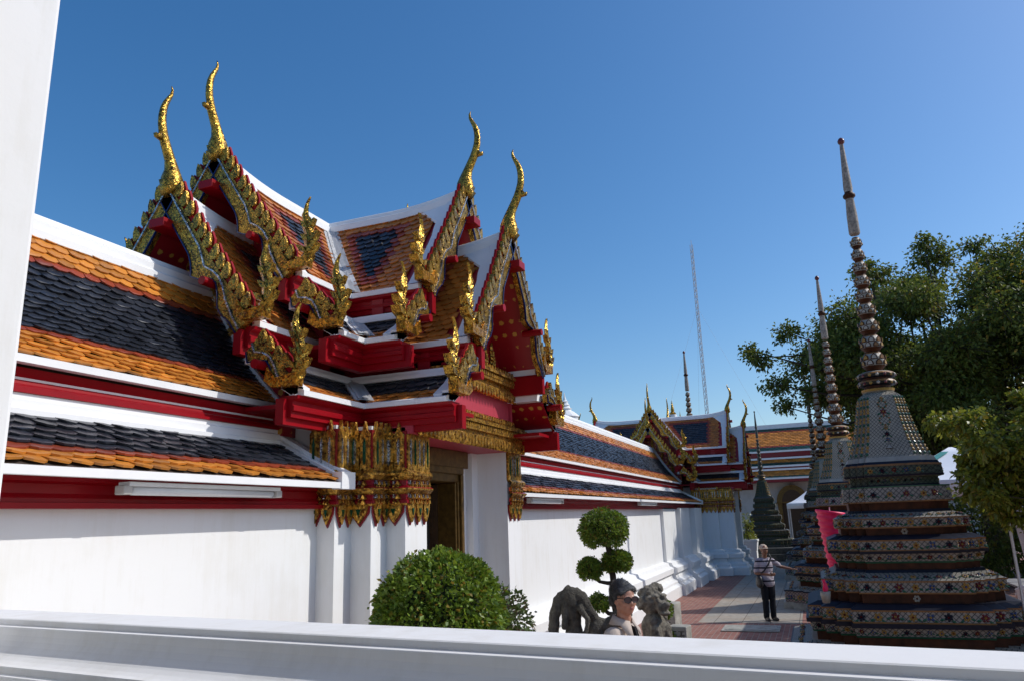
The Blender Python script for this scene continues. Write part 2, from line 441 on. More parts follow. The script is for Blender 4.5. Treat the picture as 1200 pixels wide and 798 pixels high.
# ------------------------------------------------------------------ gate
W1, W2 = 1.13, 1.66           # half widths of the upper roof and of the skirt roof
ZA, ZE = 6.48, 5.05           # upper roof: top and eave (inner tier)
ZS0, ZS1 = 4.67, 4.34         # skirt roof: top and eave
TIER = -.70                   # drop of the outer tier
def leafprism(mb, pts, y0, y1, mi=0):
    """pts in (w, z); y0..y1 along the arm (outward is -y)"""
    mb.prism(pts, lambda p, k: (p[0], -(y1 if k == 0 else y0), p[1]), mi)
def flame(mb, cx, z0, h, w, y, thick, lean, mi=0, nb=5, mirror=1):
    """serrated flame finial standing in the gable plane"""
    st = []
    K = 26
    for k in range(K + 1):
        s = k / K
        c = lean * (.10 * math.sin(s * 5.2) + .22 * s * s - .05 * s)
        env = (.5 + .9 * s * (1 - s)) * (1 - s) ** .55 if s < 1 else 0
        ph = (s * nb) % 1
        saw = .70 + .38 * ph
        wl = w * env * saw; ph2 = (s * nb + .5) % 1
        wr = w * env * (.70 + .38 * ph2)
        st.append((cx + mirror * c * h, z0 + s * h, wl, wr, thick * (1 - .75 * s) * (.75 + .35 * ph)))
    rings = []
    for x, z, wl, wr, th in st:
        rings.append([(x - wl, -y, z), (x - wl * .35, -y - th * .8, z), (x, -y - th * .45, z - .004), (x + wr * .4, -y - th, z), (x + wr, -y, z + .0), (x + wr * .4, -y + th, z), (x, -y + th * .45, z), (x - wl * .35, -y + th * .8, z)])
    mb.loft(rings, True, mi, True)
    # leaflets up the front
    for k in range(4):
        s = .06 + k * .16
        i = int(s * K); x, z, wl, wr, th = st[i]
        for sg in (-1, 1):
            ww = (wl if sg < 0 else wr)
            mb.prism([(x, z), (x + sg * ww * .9, z + .03), (x + sg * ww * 1.35, z + .15 * h * .9), (x + sg * ww * .5, z + .1 * h)], lambda p, q: (p[0], -y - (th * .9 if q == 0 else -th * .9), p[1]), mi)
def chofa(mb, y, z, s=1.0):
    """slender bird-headed gable finial rising from the ridge end; y outward"""
    path = [(-.10, -.12, .035, .03), (-.02, -.07, .075, .07), (.02, .02, .105, .10), (.03, .12, .10, .09), (.04, .22, .072, .06), (.075, .32, .055, .046), (.125, .42, .052, .042), (.17, .51, .05, .04), (.20, .60, .046, .036),
            (.225, .70, .043, .033), (.232, .80, .040, .030), (.222, .90, .036, .027), (.195, .99, .030, .023), (.155, 1.07, .024, .019), (.125, 1.13, .018, .014), (.118, 1.19, .012, .010), (.135, 1.235, .004, .004)]
    rings = []
    for i, (o, h, a, b) in enumerate(path):
        p0 = path[max(i - 1, 0)]; p1 = path[min(i + 1, len(path) - 1)]
        t = Vector((0, p1[0] - p0[0], p1[1] - p0[1])).normalized(); nn = Vector((0, t.z, -t.y))
        c = Vector((0, o * s, h * s))
        a *= 1.2; b *= 1.25
        rings.append([Vector((0, -(y), z)) + Vector((math.sin(2 * PI * k / 10) * b * s, -(c.y + nn.y * math.cos(2 * PI * k / 10) * a * s), c.z + nn.z * math.cos(2 * PI * k / 10) * a * s)) for k in range(10)])
    mb.loft(rings, True, 0, True)
    # beak, crest and base leaves
    bk = [(.20, .50), (.30, .515), (.315, .555), (.285, .545), (.27, .575), (.22, .60)]
    mb.prism([(a * s, b * s) for a, b in bk], lambda p, k: ((-.025 if k else .025) * s, -(y + p[0]), z + p[1]))
    bl = [(.06, -.14), (.16, -.02), (.13, .02), (.15, .07), (.10, .10), (.0, -.02)]
    mb.prism([(a * s, b * s) for a, b in bl], lambda p, k: ((-.07 if k else .07) * s, -(y + p[0]), z + p[1]))

def arm_parts(root, rz, tier, V, V0, lo):
    """one roof tier of one arm: V = gable plane, V0 = where the tier starts"""
    dz = TIER * tier
    rot = (0, 0, rz)
    ze, za, s0, s1 = ZE + dz, ZA + dz, ZS0 + dz, ZS1 + dz
    B = lambda mb, n, m, p=root, sm=False: mb.build(n, m, p, sm, rot if p is root else None)
    def lift(v): 
        s = max(0, (v - V + 1.1) / 1.1); return .13 * s * s
    def rw(t): return W1 * t
    def rz_(t): return ze + (za - ze) * (1 - t) - .05 * math.sin(PI * t)
    def up(sg):
        return lambda v, t: Vector((sg * (rw(t) + .0), -v, rz_(t) + lift(v) * (1 - t)))
    def sk(sg):
        return lambda v, t: Vector((sg * (W1 + .06 + (W2 - W1 - .06) * t), -v, s0 + (s1 - s0) * t - .02 * math.sin(PI * t)))
    for sg in (-1, 1):
        PU_, PS_ = up(sg), sk(sg)
        # tiles with a navy field inside an orange border
        rows = 17
        def cu(r, u):
            edge = min(r, rows - 1 - r, int((V - .42 - u) / .13), 1 + int((u - rw((r + .5) / rows) - .08) / .13) if not tier else 99)
            return 0 if edge < 2 else (2 if edge == 2 else 1)
        mb = MB()
        k0 = (lambda u, t: u > rw(t) + .06) if tier == 0 else None
        tiles(mb, PU_, V0 if tier else 0.05, V - .3, rows, .125, cu, k0)
        B(mb, 'roof_tiles', [M['orange2'], M['black'], M['rust']])
        mb = MB()
        sheet(mb, PU_, V0, V + .02, 8, 0, -.012, .06, 4, (lambda t: rw(t)) if tier == 0 else None)
        sheet(mb, PS_, 1.2, V + .02, 3, 0, -.012, .05, 1, (lambda t: W1 + (W2 - W1) * t) )
        B(mb, 'roof_soffit', M['redgold'])
        mb = MB()
        def cs(r, u): return 1 if r < 3 else 0
        tiles(mb, PS_, 1.2, V - .18, 5, .125, cs, (lambda u, t: u > W1 + (W2 - W1) * t + .07))
        B(mb, 'skirt_tiles', [M['orange2'], M['black'], M['rust']])
        # white verges, valley, flashing and gutter
        mb = MB()
        for hh, wf in ((.035, 1.0), (.06, .35)):
            a, b, a2 = [], [], []
            for j in range(13):
                t = j / 12
                wd = (.22 + .46 * max(0, 1 - t * 3.2) ** 1.5 - .04 * t + (.03 * math.sin(t * 40) if t < .35 else 0)) * wf
                a.append(PU_(V + .02, t) + Vector((sg * .012, 0, hh))); b.append(PU_(V - wd, t) + Vector((sg * .012, 0, hh)))
                a2.append(PU_(V + .02, t) + Vector((0, 0, -.06)))
            b2 = [p - Vector((0, 0, hh)) for p in b]
            mb.loft([b2, b, a, a2], False)
        for hh, wd in ((.04, .2), (.07, .1)):
            a = [PS_(V + .02, t) + Vector((0, 0, hh)) for t in (0, .5, 1)]; b = [PS_(V - wd, t) + Vector((0, 0, hh)) for t in (0, .5, 1)]
            b2 = [p - Vector((0, 0, .06)) for p in b]; a2 = [p - Vector((0, 0, .12)) for p in a]
            mb.loft([b2, b, a, a2], False); mb.add([b2[-1], b[-1], a[-1], a2[-1]], [(0, 1, 2, 3)])
        if tier == 0:
            for fn, ts in ((lambda t: (rw(t), rz_(t)), [j / 10 for j in range(11)]), (lambda t: (W1 + .06 + (W2 - W1 - .06) * t, s0 + (s1 - s0) * t), [0, .5, 1])):
                c = []
                for t in ts:
                    w_, z_ = fn(t); c.append(Vector((sg * w_, -w_, z_)))
                for hw, hh in ((.13, .035), (.07, .06)):
                    l = [p + Vector((sg * 0, -hw * 1.1, hh)) for p in c]; r_ = [p + Vector((sg * hw * 1.1, 0, hh)) for p in c]
                    m_ = [p + Vector((0, 0, hh + .02)) for p in c]
                    l2 = [p - Vector((0, 0, .07)) for p in l]; r2 = [p - Vector((0, 0, .07)) for p in r_]
                    mb.loft([l2, l, m_, r_, r2], False)
        if tier == 1:
            c = []
            for t in (0, .5, 1):
                w_ = W1 + .06 + (W2 - W1 - .06) * t; c.append(Vector((sg * w_, -w_, s0 + (s1 - s0) * t)))
            for hw, hh in ((.13, .035), (.07, .06)):
                l = [p + Vector((0, -hw * 1.1, hh)) for p in c]; r_ = [p + Vector((sg * hw * 1.1, 0, hh)) for p in c]
                m_ = [p + Vector((0, 0, hh + .02)) for p in c]
                mb.loft([[p - Vector((0, 0, .07)) for p in l], l, m_, r_, [p - Vector((0, 0, .07)) for p in r_]], False)
        def edge(prof, v1, mi=0, tgt=None):
            """moulding along the arm with a mitred start"""
            n = len(prof)
            flash = abs(prof[0][1] - s0 + .02) < 1e-6
            A = [(sg * w_, -(w_ if tier == 0 or prof[0][0] > 1.0 and (flash or prof[0][0] > 1.35) else max(w_, V0)), z_) for w_, z_ in prof]
            Bv = [(sg * w_, -v1, z_) for w_, z_ in prof]
            (tgt or mb).loft([A, Bv], True, mi, True)
        edge([(W1 - .1, s0 - .02), (W1 + .15, s0 - .02), (W1 + .15, s0 + .02), (W1 + .11, s0 + .03), (W1 + .11, s0 + .07), (W1 - .1, s0 + .07)], V - .02)
        edge([(W2 - .1, s1 - .055), (W2 + .07, s1 - .055), (W2 + .07, s1 - .005), (W2 + .02, s1 + .012), (W2 - .1, s1 + .03)], V - .02)
        edge([(W1 - .12, ze - .05), (W1 + .06, ze - .05), (W1 + .06, ze + .01), (W1 + .0, ze + .03), (W1 - .12, ze + .08)], V - .02)
        fixn(B(mb, 'roof_trim', M['trim']))
        # red moulded fascias
        for wq, zt, hh, n_ in ((W2, s1 - .055, .20, 'eave_fascia'), (W1, ze - .05, .20, 'upper_fascia')):
            mb = MB()
            z0 = zt - hh
            pr = [(wq - .14, z0), (wq - .03, z0), (wq - .03, z0 + .05), (wq, z0 + .06), (wq, z0 + .10), (wq - .015, z0 + .11), (wq - .015, z0 + .15), (wq + .035, z0 + .17), (wq + .045, zt - .001), (wq - .14, zt - .001)]
            edge(pr, V + .03, 0, mb)
            edge([(wq - .16, z0 - .07), (wq - .07, z0 - .07), (wq - .07, zt - .03), (wq - .16, zt - .03)], V + .09, 0, mb)
            if wq > 1.5: edge([(wq - .60, z0 + .10), (wq - .13, z0 + .10), (wq - .13, z0 + .14), (wq - .60, z0 + .14)], V - .02, 0, mb)
            fixn(B(mb, n_, M['red']))
        # bargeboards, upper and lower
        for low in (0, 1):
            if low: f = lambda t: (W1 + .10 + (W2 - W1 - .12) * t, s0 + .16 + (s1 - s0 - .06) * t)
            else: f = lambda t: (.03 + (W1 - .02) * t, rz_(t) + lift(V) * (1 - t))
            K = 54 if not low else 20
            c = []; nn = []
            for k in range(K + 1):
                t = k / K
                a, b = Vector((*f(max(0, t - .02)), 0)), Vector((*f(min(1, t + .02)), 0))
                d = (b - a).normalized(); q = Vector((-d.y, d.x, 0))
                if q.y < 0: q = -q
                if low: sh = 0
                else: sh = 0
                p = Vector((*f(t), 0)) + q * sh
                c.append(p); nn.append(q)
            th = .075
            def strip(o0, o1, ya, yb, mi, mb_, flare=0):
                top = []; bot = []
                for k, (p, q) in enumerate(zip(c, nn)):
                    t = k / K
                    if hasattr(o0, '__call__'):
                        top.append(p + q * o1(t)); bot.append(p + q * o0(t)); continue
                    top.append(p + q * o1); bot.append(p + q * (o0 - flare * (math.sin(t * PI) ** 2)))
                poly = [(sg * p.x, p.y) for p in top] + [(sg * p.x, p.y) for p in reversed(bot)]
                n = len(top)
                F = [(x, -yb, z) for x, z in poly]; G = [(x, -ya, z) for x, z in poly]
                fs = []
                for i in range(n - 1):
                    j = 2 * n - 1 - i
                    fs += [(i, i + 1, j - 1, j), (2 * n + i, 2 * n + j, 2 * n + j - 1, 2 * n + i + 1), (i, 2 * n + i, 2 * n + i + 1, i + 1), (j, j - 1, 2 * n + j - 1, 2 * n + j)]
                fs += [(0, 2 * n - 1, 4 * n - 1, 2 * n), (n - 1, 3 * n - 1, 3 * n, n)]
                mb_.add(F + G, fs, mi)
            if low:
                LO = lambda t: float(np.interp(t, [0, .15, .3, .45, .6, .75, 1], [-.13, -.19, -.10, -.04, -.06, -.13, -.10]))
                SB = lambda t: float(np.interp(t, [0, .15, .3, .45, .6, .8, 1], [-.03, -.07, -.01, .01, -.01, -.06, -.07]))
            else:
                LO = lambda t: float(np.interp(t, [0, .40, .455, .49, .52, .57, .62, .67, .73, .79, .85, .92, 1], [-.155, -.155, -.185, -.22, -.26, -.20, -.085, -.06, -.11, -.19, -.20, -.17, -.18]))
                SB = lambda t: float(np.interp(t, [0, .42, .49, .54, .60, .66, .72, .80, .90, 1], [-.005, -.01, -.045, -.075, -.02, .0, -.015, -.075, -.11, -.13]))
            mb = MB()
            strip(LO, lambda t: .03, V + .02, V + .02 + th, 0, mb)
            strip(lambda t: LO(t) - .009, lambda t: LO(t) + .004, V + .01 + th, V + .032 + th, 1, mb)
            bb = fixn(B(mb, 'bargeboard', [M['gold'], M['blue']]))
            mb = MB()
            strip(lambda t: SB(t) - .009, lambda t: SB(t) + .009, V + .02 + th, V + .038 + th, 0, mb)
            fixn(B(mb, 'silver_beading', M['silver'], bb))
            # crest of leaves with a red border
            mb = MB()
            strip(.03, .075, V + .035, V + .075, 1, mb)
            nf = 12 if not low else 4
            for i in range(nf):
                t = (i + .7) / (nf + .4)
                k = int(t * K); p, q = c[k], nn[k]
                d = Vector((q.y, -q.x, 0))
                up_ = (q * .78 - d * .62).normalized(); sd = Vector((up_.y, -up_.x, 0))
                sc_ = .19 if not low else .16
                for wid, hgt, ya, yb, mi in ((.078, sc_, V + .025, V + .055, 1), (.052, sc_ * .90, V + .028, V + .10, 0)):
                    o = p + q * .03
                    pts = [o - sd * wid * .8, o - sd * wid + up_ * hgt * .35, o - sd * wid * .55 + up_ * hgt * .75, o - sd * wid * .1 + up_ * hgt, o + sd * wid * .7 + up_ * hgt * .6, o + sd * wid + up_ * hgt * .2, o + sd * wid * .8]
                    leafprism(mb, [(sg * a.x, a.y) for a in pts], ya, yb, mi)
            fixn(B(mb, 'leaf_crest', [M['gold'], M['red']], bb))
            # naga head / flame at the foot
            mb = MB()
            wx, zx = (W1 + .13, ze + .0) if not low else (W2 + .0, s1 + .02)
            hgt = .80 if not low else .78
            flame(mb, sg * wx, zx, hgt, .165, V + .07, .065, 1.15, 0, 5, sg)
            pts = [(sg * (wx - .28), zx + .07), (sg * (wx - .25), zx + .20), (sg * (wx - .15), zx + .09), (sg * (wx + .0), zx + .11), (sg * (wx + .09), zx + .12), (sg * (wx + .08), zx + .0), (sg * (wx - .18), zx + .0)]
            leafprism(mb, pts, V + .015, V + .125, 1)
            fixn(B(mb, 'naga_finial', [M['gold'], M['amber']]))
            # purlin ends that poke through under the board
            mb = MB()
            pts = ((.655, -.115), ) if not low else ((.45, -.10), )
            for t, o in pts:
                k = int(t * K); p = c[k] + nn[k] * o
                mb.tube([(sg * p.x, -(V - .05), p.y), (sg * p.x, -(V + .22), p.y)], .045, 12, 0)
            fixn(B(mb, 'purlin_end', M['red']))
    mb = MB(); zz = za + lift(V) - .40
    mb.box(-.10, .10, -(V + .22), -(V - .3), zz - .05, zz + .05); bevel(B(mb, 'ridge_beam_end', M['red']), .008)
    # ridge cap
    mb = MB(); rg = []
    v0 = V0 if tier else 0
    for j in range(11):
        v = v0 + (V - v0) * j / 10; z = za + lift(v)
        rg.append([(-.09, -v, z - .07), (-.085, -v, z + .02), (-.05, -v, z + .045), (-.045, -v, z + .09), (0, -v, z + .115), (.045, -v, z + .09), (.05, -v, z + .045), (.085, -v, z + .02), (.09, -v, z - .07)])
    mb.loft(rg, True, 0, True); fixn(B(mb, 'ridge', M['trim']))
    mb = MB(); chofa(mb, V + .03, za + lift(V) + .05, .94); fixn(B(mb, 'chofa', M['gold'], root, True))
    # tympanum with carving
    vt = V - .52
    mb = MB()
    prof = [(0, za - .05)] + [(rw(t) + 0, rz_(t) - .06) for t in (.1, .3, .5, .7, .9, 1)] + [(W1 - .02, lo)]
    poly = [(x, z) for x, z in prof] + [(-x, z) for x, z in reversed(prof[1:])]
    leafprism(mb, poly, vt - .15, vt, 0)
    fixn(B(mb, 'tympanum', M['redgold']))
    if tier:
        for row, (z_, n) in enumerate(((ze - .30, 7), (ze + .02, 6), (ze + .32, 4), (ze + .6, 3), (ze + .86, 1))):
            for i in range(n):
                x = (i - (n - 1) / 2) * .25
                mb = MB(); flame(mb, x, z_, .36 + .1 * (abs(x) < .13), .11, vt + .02, .05, 1, 0, 3, 1 if x >= 0 else -1)
                fixn(B(mb, 'gilded_flame', M['goldp']))

def capitals(root, poly, segs, z0=2.42, name='capital'):
    """gilded lotus capitals round the redented column group; poly in gate plan"""
    mb = MB()
    def ring(d, z): return [(x, y, z) for x, y in offs(poly, d)]
    bands = [(.025, 2.58, 0), (.045, 2.60, 0), (.045, 2.63, 1), (.03, 2.64, 1), (.03, 2.69, 1), (.05, 2.70, 0), (.085, 2.735, 0), (.085, 2.75, 0), (.05, 2.77, 1), (.03, 2.78, 1), (.03, 2.83, 1), (.05, 2.84, 0), (.075, 2.88, 0), (.075, 2.90, 0), (.04, 2.93, 0), (.02, 2.95, 0), (.02, 3.33, None)]
    rings = [ring(d, z) for d, z, m in bands]
    mb.loft(rings, False, 0, False, [b[2] if b[2] is not None else 1 for b in bands[1:]])
    for i in range(len(poly) - 1):
        a, b = Vector((*poly[i], 0)), Vector((*poly[i + 1], 0))
        ln = (b - a).length
        if ln < .12: continue
        d = (b - a).normalized(); q = Vector((d.y, -d.x, 0))
        def pl(pts, y0, y1, mi, c):
            mb.prism(pts, lambda p, k: tuple(a + d * (c + p[0]) + q * (y1 if k == 0 else y0) + Vector((0, 0, p[1]))), mi)
        n = max(1, round(ln / .10))
        for j in range(n):
            c = ln * (j + .5) / n; w = ln / n * .56
            # tall petals
            pl([(-w, 2.93), (-w * .9, 3.22), (-w * 1.0, 3.29), (-w * .4, 3.33), (0, 3.42), (w * .4, 3.33), (w, 3.29), (w * .9, 3.22), (w, 2.93), (0, 2.90)], .005, .04, 0, c)
            pl([(-w * .24, 3.02), (-w * .24, 3.20), (0, 3.25), (w * .24, 3.20), (w * .24, 3.02), (0, 2.98)], .01, .048, 2 if (i + j) % 3 else 4, c)
            # bead rows
            for zz in (2.615, 2.665, 2.80, 2.765):
                pl([(-w * .5, zz - .02), (0, zz + .025), (w * .5, zz - .02)], .03, .066, 0, c)
                pl([(-w * .97, zz - .01), (-w * .75, zz + .03), (-w * .53, zz - .01)], .03, .062, 2 if zz in (2.665, 2.80) else 0, c)
        # hanging leaves
        n = max(1, round(ln / .155))
        for j in range(n):
            c = ln * (j + .5) / n; w = ln / n * .5
            pl([(-w, 2.60), (-w * .92, 2.51), (-w * .45, 2.44), (0, 2.38), (w * .45, 2.44), (w * .92, 2.51), (w, 2.60)], .004, .022, 1, c)
            pl([(-w * .86, 2.60), (-w * .75, 2.52), (-w * .38, 2.46), (0, 2.41), (w * .38, 2.46), (w * .75, 2.52), (w * .86, 2.60)], .01, .045, 0, c)
            pl([(-w * .25, 2.55), (0, 2.48), (w * .25, 2.55)], .02, .055, 4, c)
    return fixn(mb.build(name, [M['goldp'], M['dkred'], M['silver'], M['blue'], M['gglass']], root))

def gate(name, label, X, ext, door=True):
    root = thing(name, label, 'temple gate', (X, YR, 0), 0, 'roofed gates of the cloister')
    fi, fo = 2.10 + ext, 2.70 + ext
    for k, (a, b) in enumerate(((fi, fo), (2.15, 2.78), (fi, fo), (2.15, 2.78))):
        rz = -PI / 2 * k
        if ext > 1 and False: continue
        arm_parts(root, rz, 0, a, 0, 4.0)
        arm_parts(root, rz, 1, b, 1.55 + (ext if k % 2 == 0 else 0), 3.3 if k % 2 else 4.0)
    # core: walls between the tiers
    mb = MB()
    mb.box(-1.6, 1.6, -1.6, 1.6, 3.45, 3.60); mb.box(-1.13, 1.13, -1.13, 1.13, 3.59, 4.2); mb.box(-1.08, 1.08, -1.08, 1.08, 4.18, 4.86)
    mb.box(-1.07, 1.07, -(fi - .55), fi - .55, 4.0, 4.85); mb.box(-(2.17 - .55), 2.17 - .55, -1.07, 1.07, 4.0, 4.845)
    mb.box(-1.125, 1.125, -(fi - .1), fi - .1, 3.46, 4.12)
    mb.build('upper_walls', M['dkred'], root)
    mb = MB(); mb.box(-2.2, 2.2, -1.07, 1.07, 3.3, 4.145); mb.box(-1.072, 1.072, -(fo - .55), fo - .55, 3.47, 4.14)
    mb.build('arm_walls', M['dkred'], root)
    # redented walls with plinth, one each side of the doorway
    e = ext
    P_ = [(-2.19, -1.42), (-2.19, -1.7), (-1.91, -1.7), (-1.91, -1.93 - e * .55), (-1.62, -1.93 - e * .55), (-1.62, -2.15 - e), (-1.16, -2.15 - e), (-1.16, -1.72 - e), (-.98, -1.72 - e), (-.98, -1.62 - e), (-.74, -1.62 - e)]
    base = [(.42, 0), (.42, .28), (.33, .35), (.33, .42), (.2, .5), (.17, .62), (.25, .66), (.25, .8), (.13, .86), (.1, .95), (0, .985), (0, 3.37)]
    for sg in (1, -1):
        for fb in (1, -1):
            pl = P_
            mb = MB()
            rings = []
            for d, z in base:
                rings.append([(sg * x, fb * y, z) for x, y in offs(pl, d)])
            mb.loft(rings, False, 0)
            fixn(mb.build('redented_column', M['white'], root))
            if fb == 1:
                cp = capitals(root, P_[:7], None)
                if sg < 0:
                    for v in cp.data.vertices: v.co.x = -v.co.x
                    fixn(cp)
    mb = MB(); mb.box(-2.0, -.75, -1.45, 1.45, 0, 3.44); mb.box(.75, 2.0, -1.45, 1.45, 0, 3.441)
    mb.build('side_walls', M['white'], root)
    # door case set back in the portico
    yd = -1.60 - e
    mb = MB()
    for sg in (-1, 1):
        mb.box(sg * .74 if sg < 0 else .60, -.60 if sg < 0 else .74, yd - .09, yd + .25, 0, 3.06)
        mb.box(sg * .66 - .035, sg * .66 + .035, yd - .13, yd - .089, 0, 3.0)
        mb.box(sg * .60 - .02, sg * .60 + .02, yd - .06, yd + .25, 0, 2.9)
    mb.box(-.74, .74, yd - .09, yd + .25, 2.90, 3.08); mb.box(-.70, .70, yd - .13, yd - .089, 3.0, 3.09)
    mb.box(-.80, .80, yd - .15, yd + .25, 3.08, 3.3)
    bevel(mb.build('door_frame', M['goldleaf2'], root), .012)
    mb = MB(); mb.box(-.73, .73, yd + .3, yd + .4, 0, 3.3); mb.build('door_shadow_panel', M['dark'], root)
    for sg in (-1, 1):
        mb = MB(); mb.M = Matrix.Translation((sg * .58, yd + .2, 0)) @ Matrix.Rotation(sg * R(-78), 4, 'Z')
        mb.box(0 if sg < 0 else -.55, .55 if sg < 0 else 0, -.025, .025, .25, 2.88)
        for k in range(4): mb.box(.07 if sg < 0 else -.48, .48 if sg < 0 else -.07, -.04, .04, .4 + k * .62, .9 + k * .62)
        mb.build('door_leaf', M['wood'], root)
    mb = MB(); mb.box(-1.2, 1.2, -(2.3 + e), 0, .0, .25); mb.box(-1.2, 1.2, -(2.6 + e), -(2.3 + e), 0, .13); mb.build('door_step', M['block'], root)
    # entablature over the doorway
    yf = -(2.25 + e)
    mb = MB()
    for z0, z1, o in ((3.40, 3.47, .02), (3.47, 3.50, .06), (3.50, 3.56, .03), (3.56, 3.60, .08), (3.60, 3.63, .05), (4.03, 4.07, .10), (4.07, 4.13, .07), (4.13, 4.17, .13), (4.17, 4.23, .10), (4.23, 4.27, .16)):
        hw_ = 1.55 if z1 < 3.64 else 1.10
        mb.box(-hw_, hw_, yf - o, yf + .3, z0 + .0005, z1)
    def teeth(z0, z1, o, n, up=False):
        hw_ = 1.55 if z1 < 3.64 else 1.10
        n = int(n * hw_ / 1.55)
        for i in range(n):
            x = -hw_ + 2 * hw_ * (i + .5) / n; w = 2 * hw_ / n * .42
            zt, zb = (z1, z0)
            pts = [(x - w, zt), (x - w * .9, (zt * .45 + zb * .55)), (x, zb), (x + w * .9, (zt * .45 + zb * .55)), (x + w, zt)]
            if up: pts = [(x - w, zb), (x - w * .9, zt * .5 + zb * .5), (x, zt), (x + w * .9, zt * .5 + zb * .5), (x + w, zb)]
            mb.prism(pts, lambda p, k: (p[0], yf - o + (.05 if k else 0), p[1]))
    teeth(3.28, 3.41, .05, 34); teeth(3.63, 3.69, .07, 40, True); teeth(3.93, 4.04, .12, 34); teeth(4.27, 4.34, .12, 36, True)
    teeth(3.50, 3.56, .065, 50, True); teeth(4.17, 4.23, .14, 50, True)
    fixn(mb.build('gilded_entablature', M['goldp'], root))
    mb = MB(); mb.box(-1.09, 1.09, yf + .0, yf + .32, 3.6, 4.06); mb.box(-1.12, -1.06, yf - .03, yf + .3, 3.63, 4.03); mb.box(1.06, 1.12, yf - .03, yf + .3, 3.63, 4.03)
    mb.box(-1.62, 1.62, yf + .01, yf + .9, 3.3, 3.42)
    mb.build('frieze_panel', M['pink'], root)
    return root
# ------------------------------------------------------------------ stupas
RED = [(1, -.6), (1, .6), (.87, .6), (.87, .74), (.74, .74), (.74, .87), (.6, .87), (.6, 1)]
def redent(hw):
    q = [(1, .6), (.87, .6), (.87, .74), (.74, .74), (.74, .87), (.6, .87), (.6, 1)]
    out = []
    for k in range(4):
        c, s_ = math.cos(k * PI / 2), math.sin(k * PI / 2)
        out += [(hw * (x * c - y * s_), hw * (x * s_ + y * c)) for x, y in q]
    return out
def flower(mb, o, d, up, q, r, kind):
    """raised ceramic flower: petals, centre and two leaves on a face with axes d, up, normal q"""
    def disc(c, rx, ry, ang, h, mi, n=6):
        e1 = d * math.cos(ang) + up * math.sin(ang); e2 = -d * math.sin(ang) + up * math.cos(ang)
        ring = [c + e1 * math.cos(2 * PI * i / n) * rx + e2 * math.sin(2 * PI * i / n) * ry + q * .004 for i in range(n)]
        mb.add(ring + [c + q * h], [(i, (i + 1) % n, n) for i in range(n)], mi)
    cols = {0: (1, 4), 1: (4, 1), 2: (3, 4), 3: (5, 1), 4: (4, 3)}[kind]
    np_ = 6 if kind != 2 else 4
    a0 = random.uniform(0, 1)
    for i in range(np_):
        a = 2 * PI * i / np_ + a0
        disc(o + (d * math.cos(a) + up * math.sin(a)) * r * .55, r * .42, r * .3, a, .018, cols[0])
    disc(o, r * .3, r * .3, 0, .03, cols[1])
    for sg in (-1, 1):
        a = PI / 2 + sg * 2.1 + random.uniform(-.3, .3)
        disc(o + (d * math.cos(a) + up * math.sin(a)) * r * 1.35, r * .62, r * .3, a, .014, 2, 5)
BANDS = [  # z0, hw0, z1, hw1, material, flower size
    (0, 1.80, .16, 1.80, 7, 0), (.16, 1.74, .42, 1.74, 0, .07), (.42, 1.76, .45, 1.76, 5, 0), (.45, 1.74, .52, 1.44, 8, .045),
    (.52, 1.36, .64, 1.36, 6, 0), (.64, 1.40, .665, 1.42, 9, 0), (.665, 1.40, .775, 1.44, 8, .04), (.775, 1.485, .835, 1.49, 5, 0), (.835, 1.45, .855, 1.45, 10, 0),
    (.855, 1.435, .99, 1.435, 0, .062), (.99, 1.45, 1.01, 1.45, 10, 0), (1.01, 1.45, 1.07, 1.30, 5, 0),
    (1.07, 1.16, 1.20, 1.16, 6, 0), (1.20, 1.215, 1.22, 1.215, 10, 0), (1.22, 1.205, 1.355, 1.205, 0, .06), (1.355, 1.22, 1.375, 1.22, 10, 0), (1.375, 1.21, 1.47, 1.0, 8, .045),
    (1.47, 1.0, 1.51, .98, 5, 0), (1.51, .94, 1.60, .94, 6, 0), (1.60, .97, 1.625, .98, 9, 0), (1.625, .975, 1.735, 1.02, 8, .038), (1.735, 1.065, 1.775, 1.07, 5, 0), (1.775, 1.06, 1.79, 1.06, 10, 0),
    (1.79, 1.05, 1.91, 1.05, 0, .055), (1.91, 1.06, 1.93, 1.06, 10, 0), (1.93, 1.06, 1.99, .92, 5, 0), (1.99, .85, 2.09, .85, 6, 0), (2.09, .92, 2.11, .92, 10, 0),
    (2.11, .91, 2.22, .91, 0, .05), (2.22, .92, 2.235, .92, 10, 0), (2.235, .91, 2.31, .73, 8, .036), (2.31, .71, 2.35, .70, 5, 0), (2.35, .68, 2.46, .69, 6, 0), (2.46, .76, 2.48, .76, 10, 0),
    (2.48, .755, 2.68, .735, 0, .055), (2.68, .74, 2.70, .74, 9, 0), (2.70, .62, 2.725, .62, 5, 0), (2.725, .615, 2.84, .615, 11, .025), (2.84, .69, 2.87, .70, 5, 0), (2.87, .69, 3.0, .68, 12, .045), (3.0, .69, 3.03, .68, 10, 0),
    (3.03, .66, 3.07, .64, 5, 0), (3.07, .63, 3.14, .60, 13, 0)]
STM = None
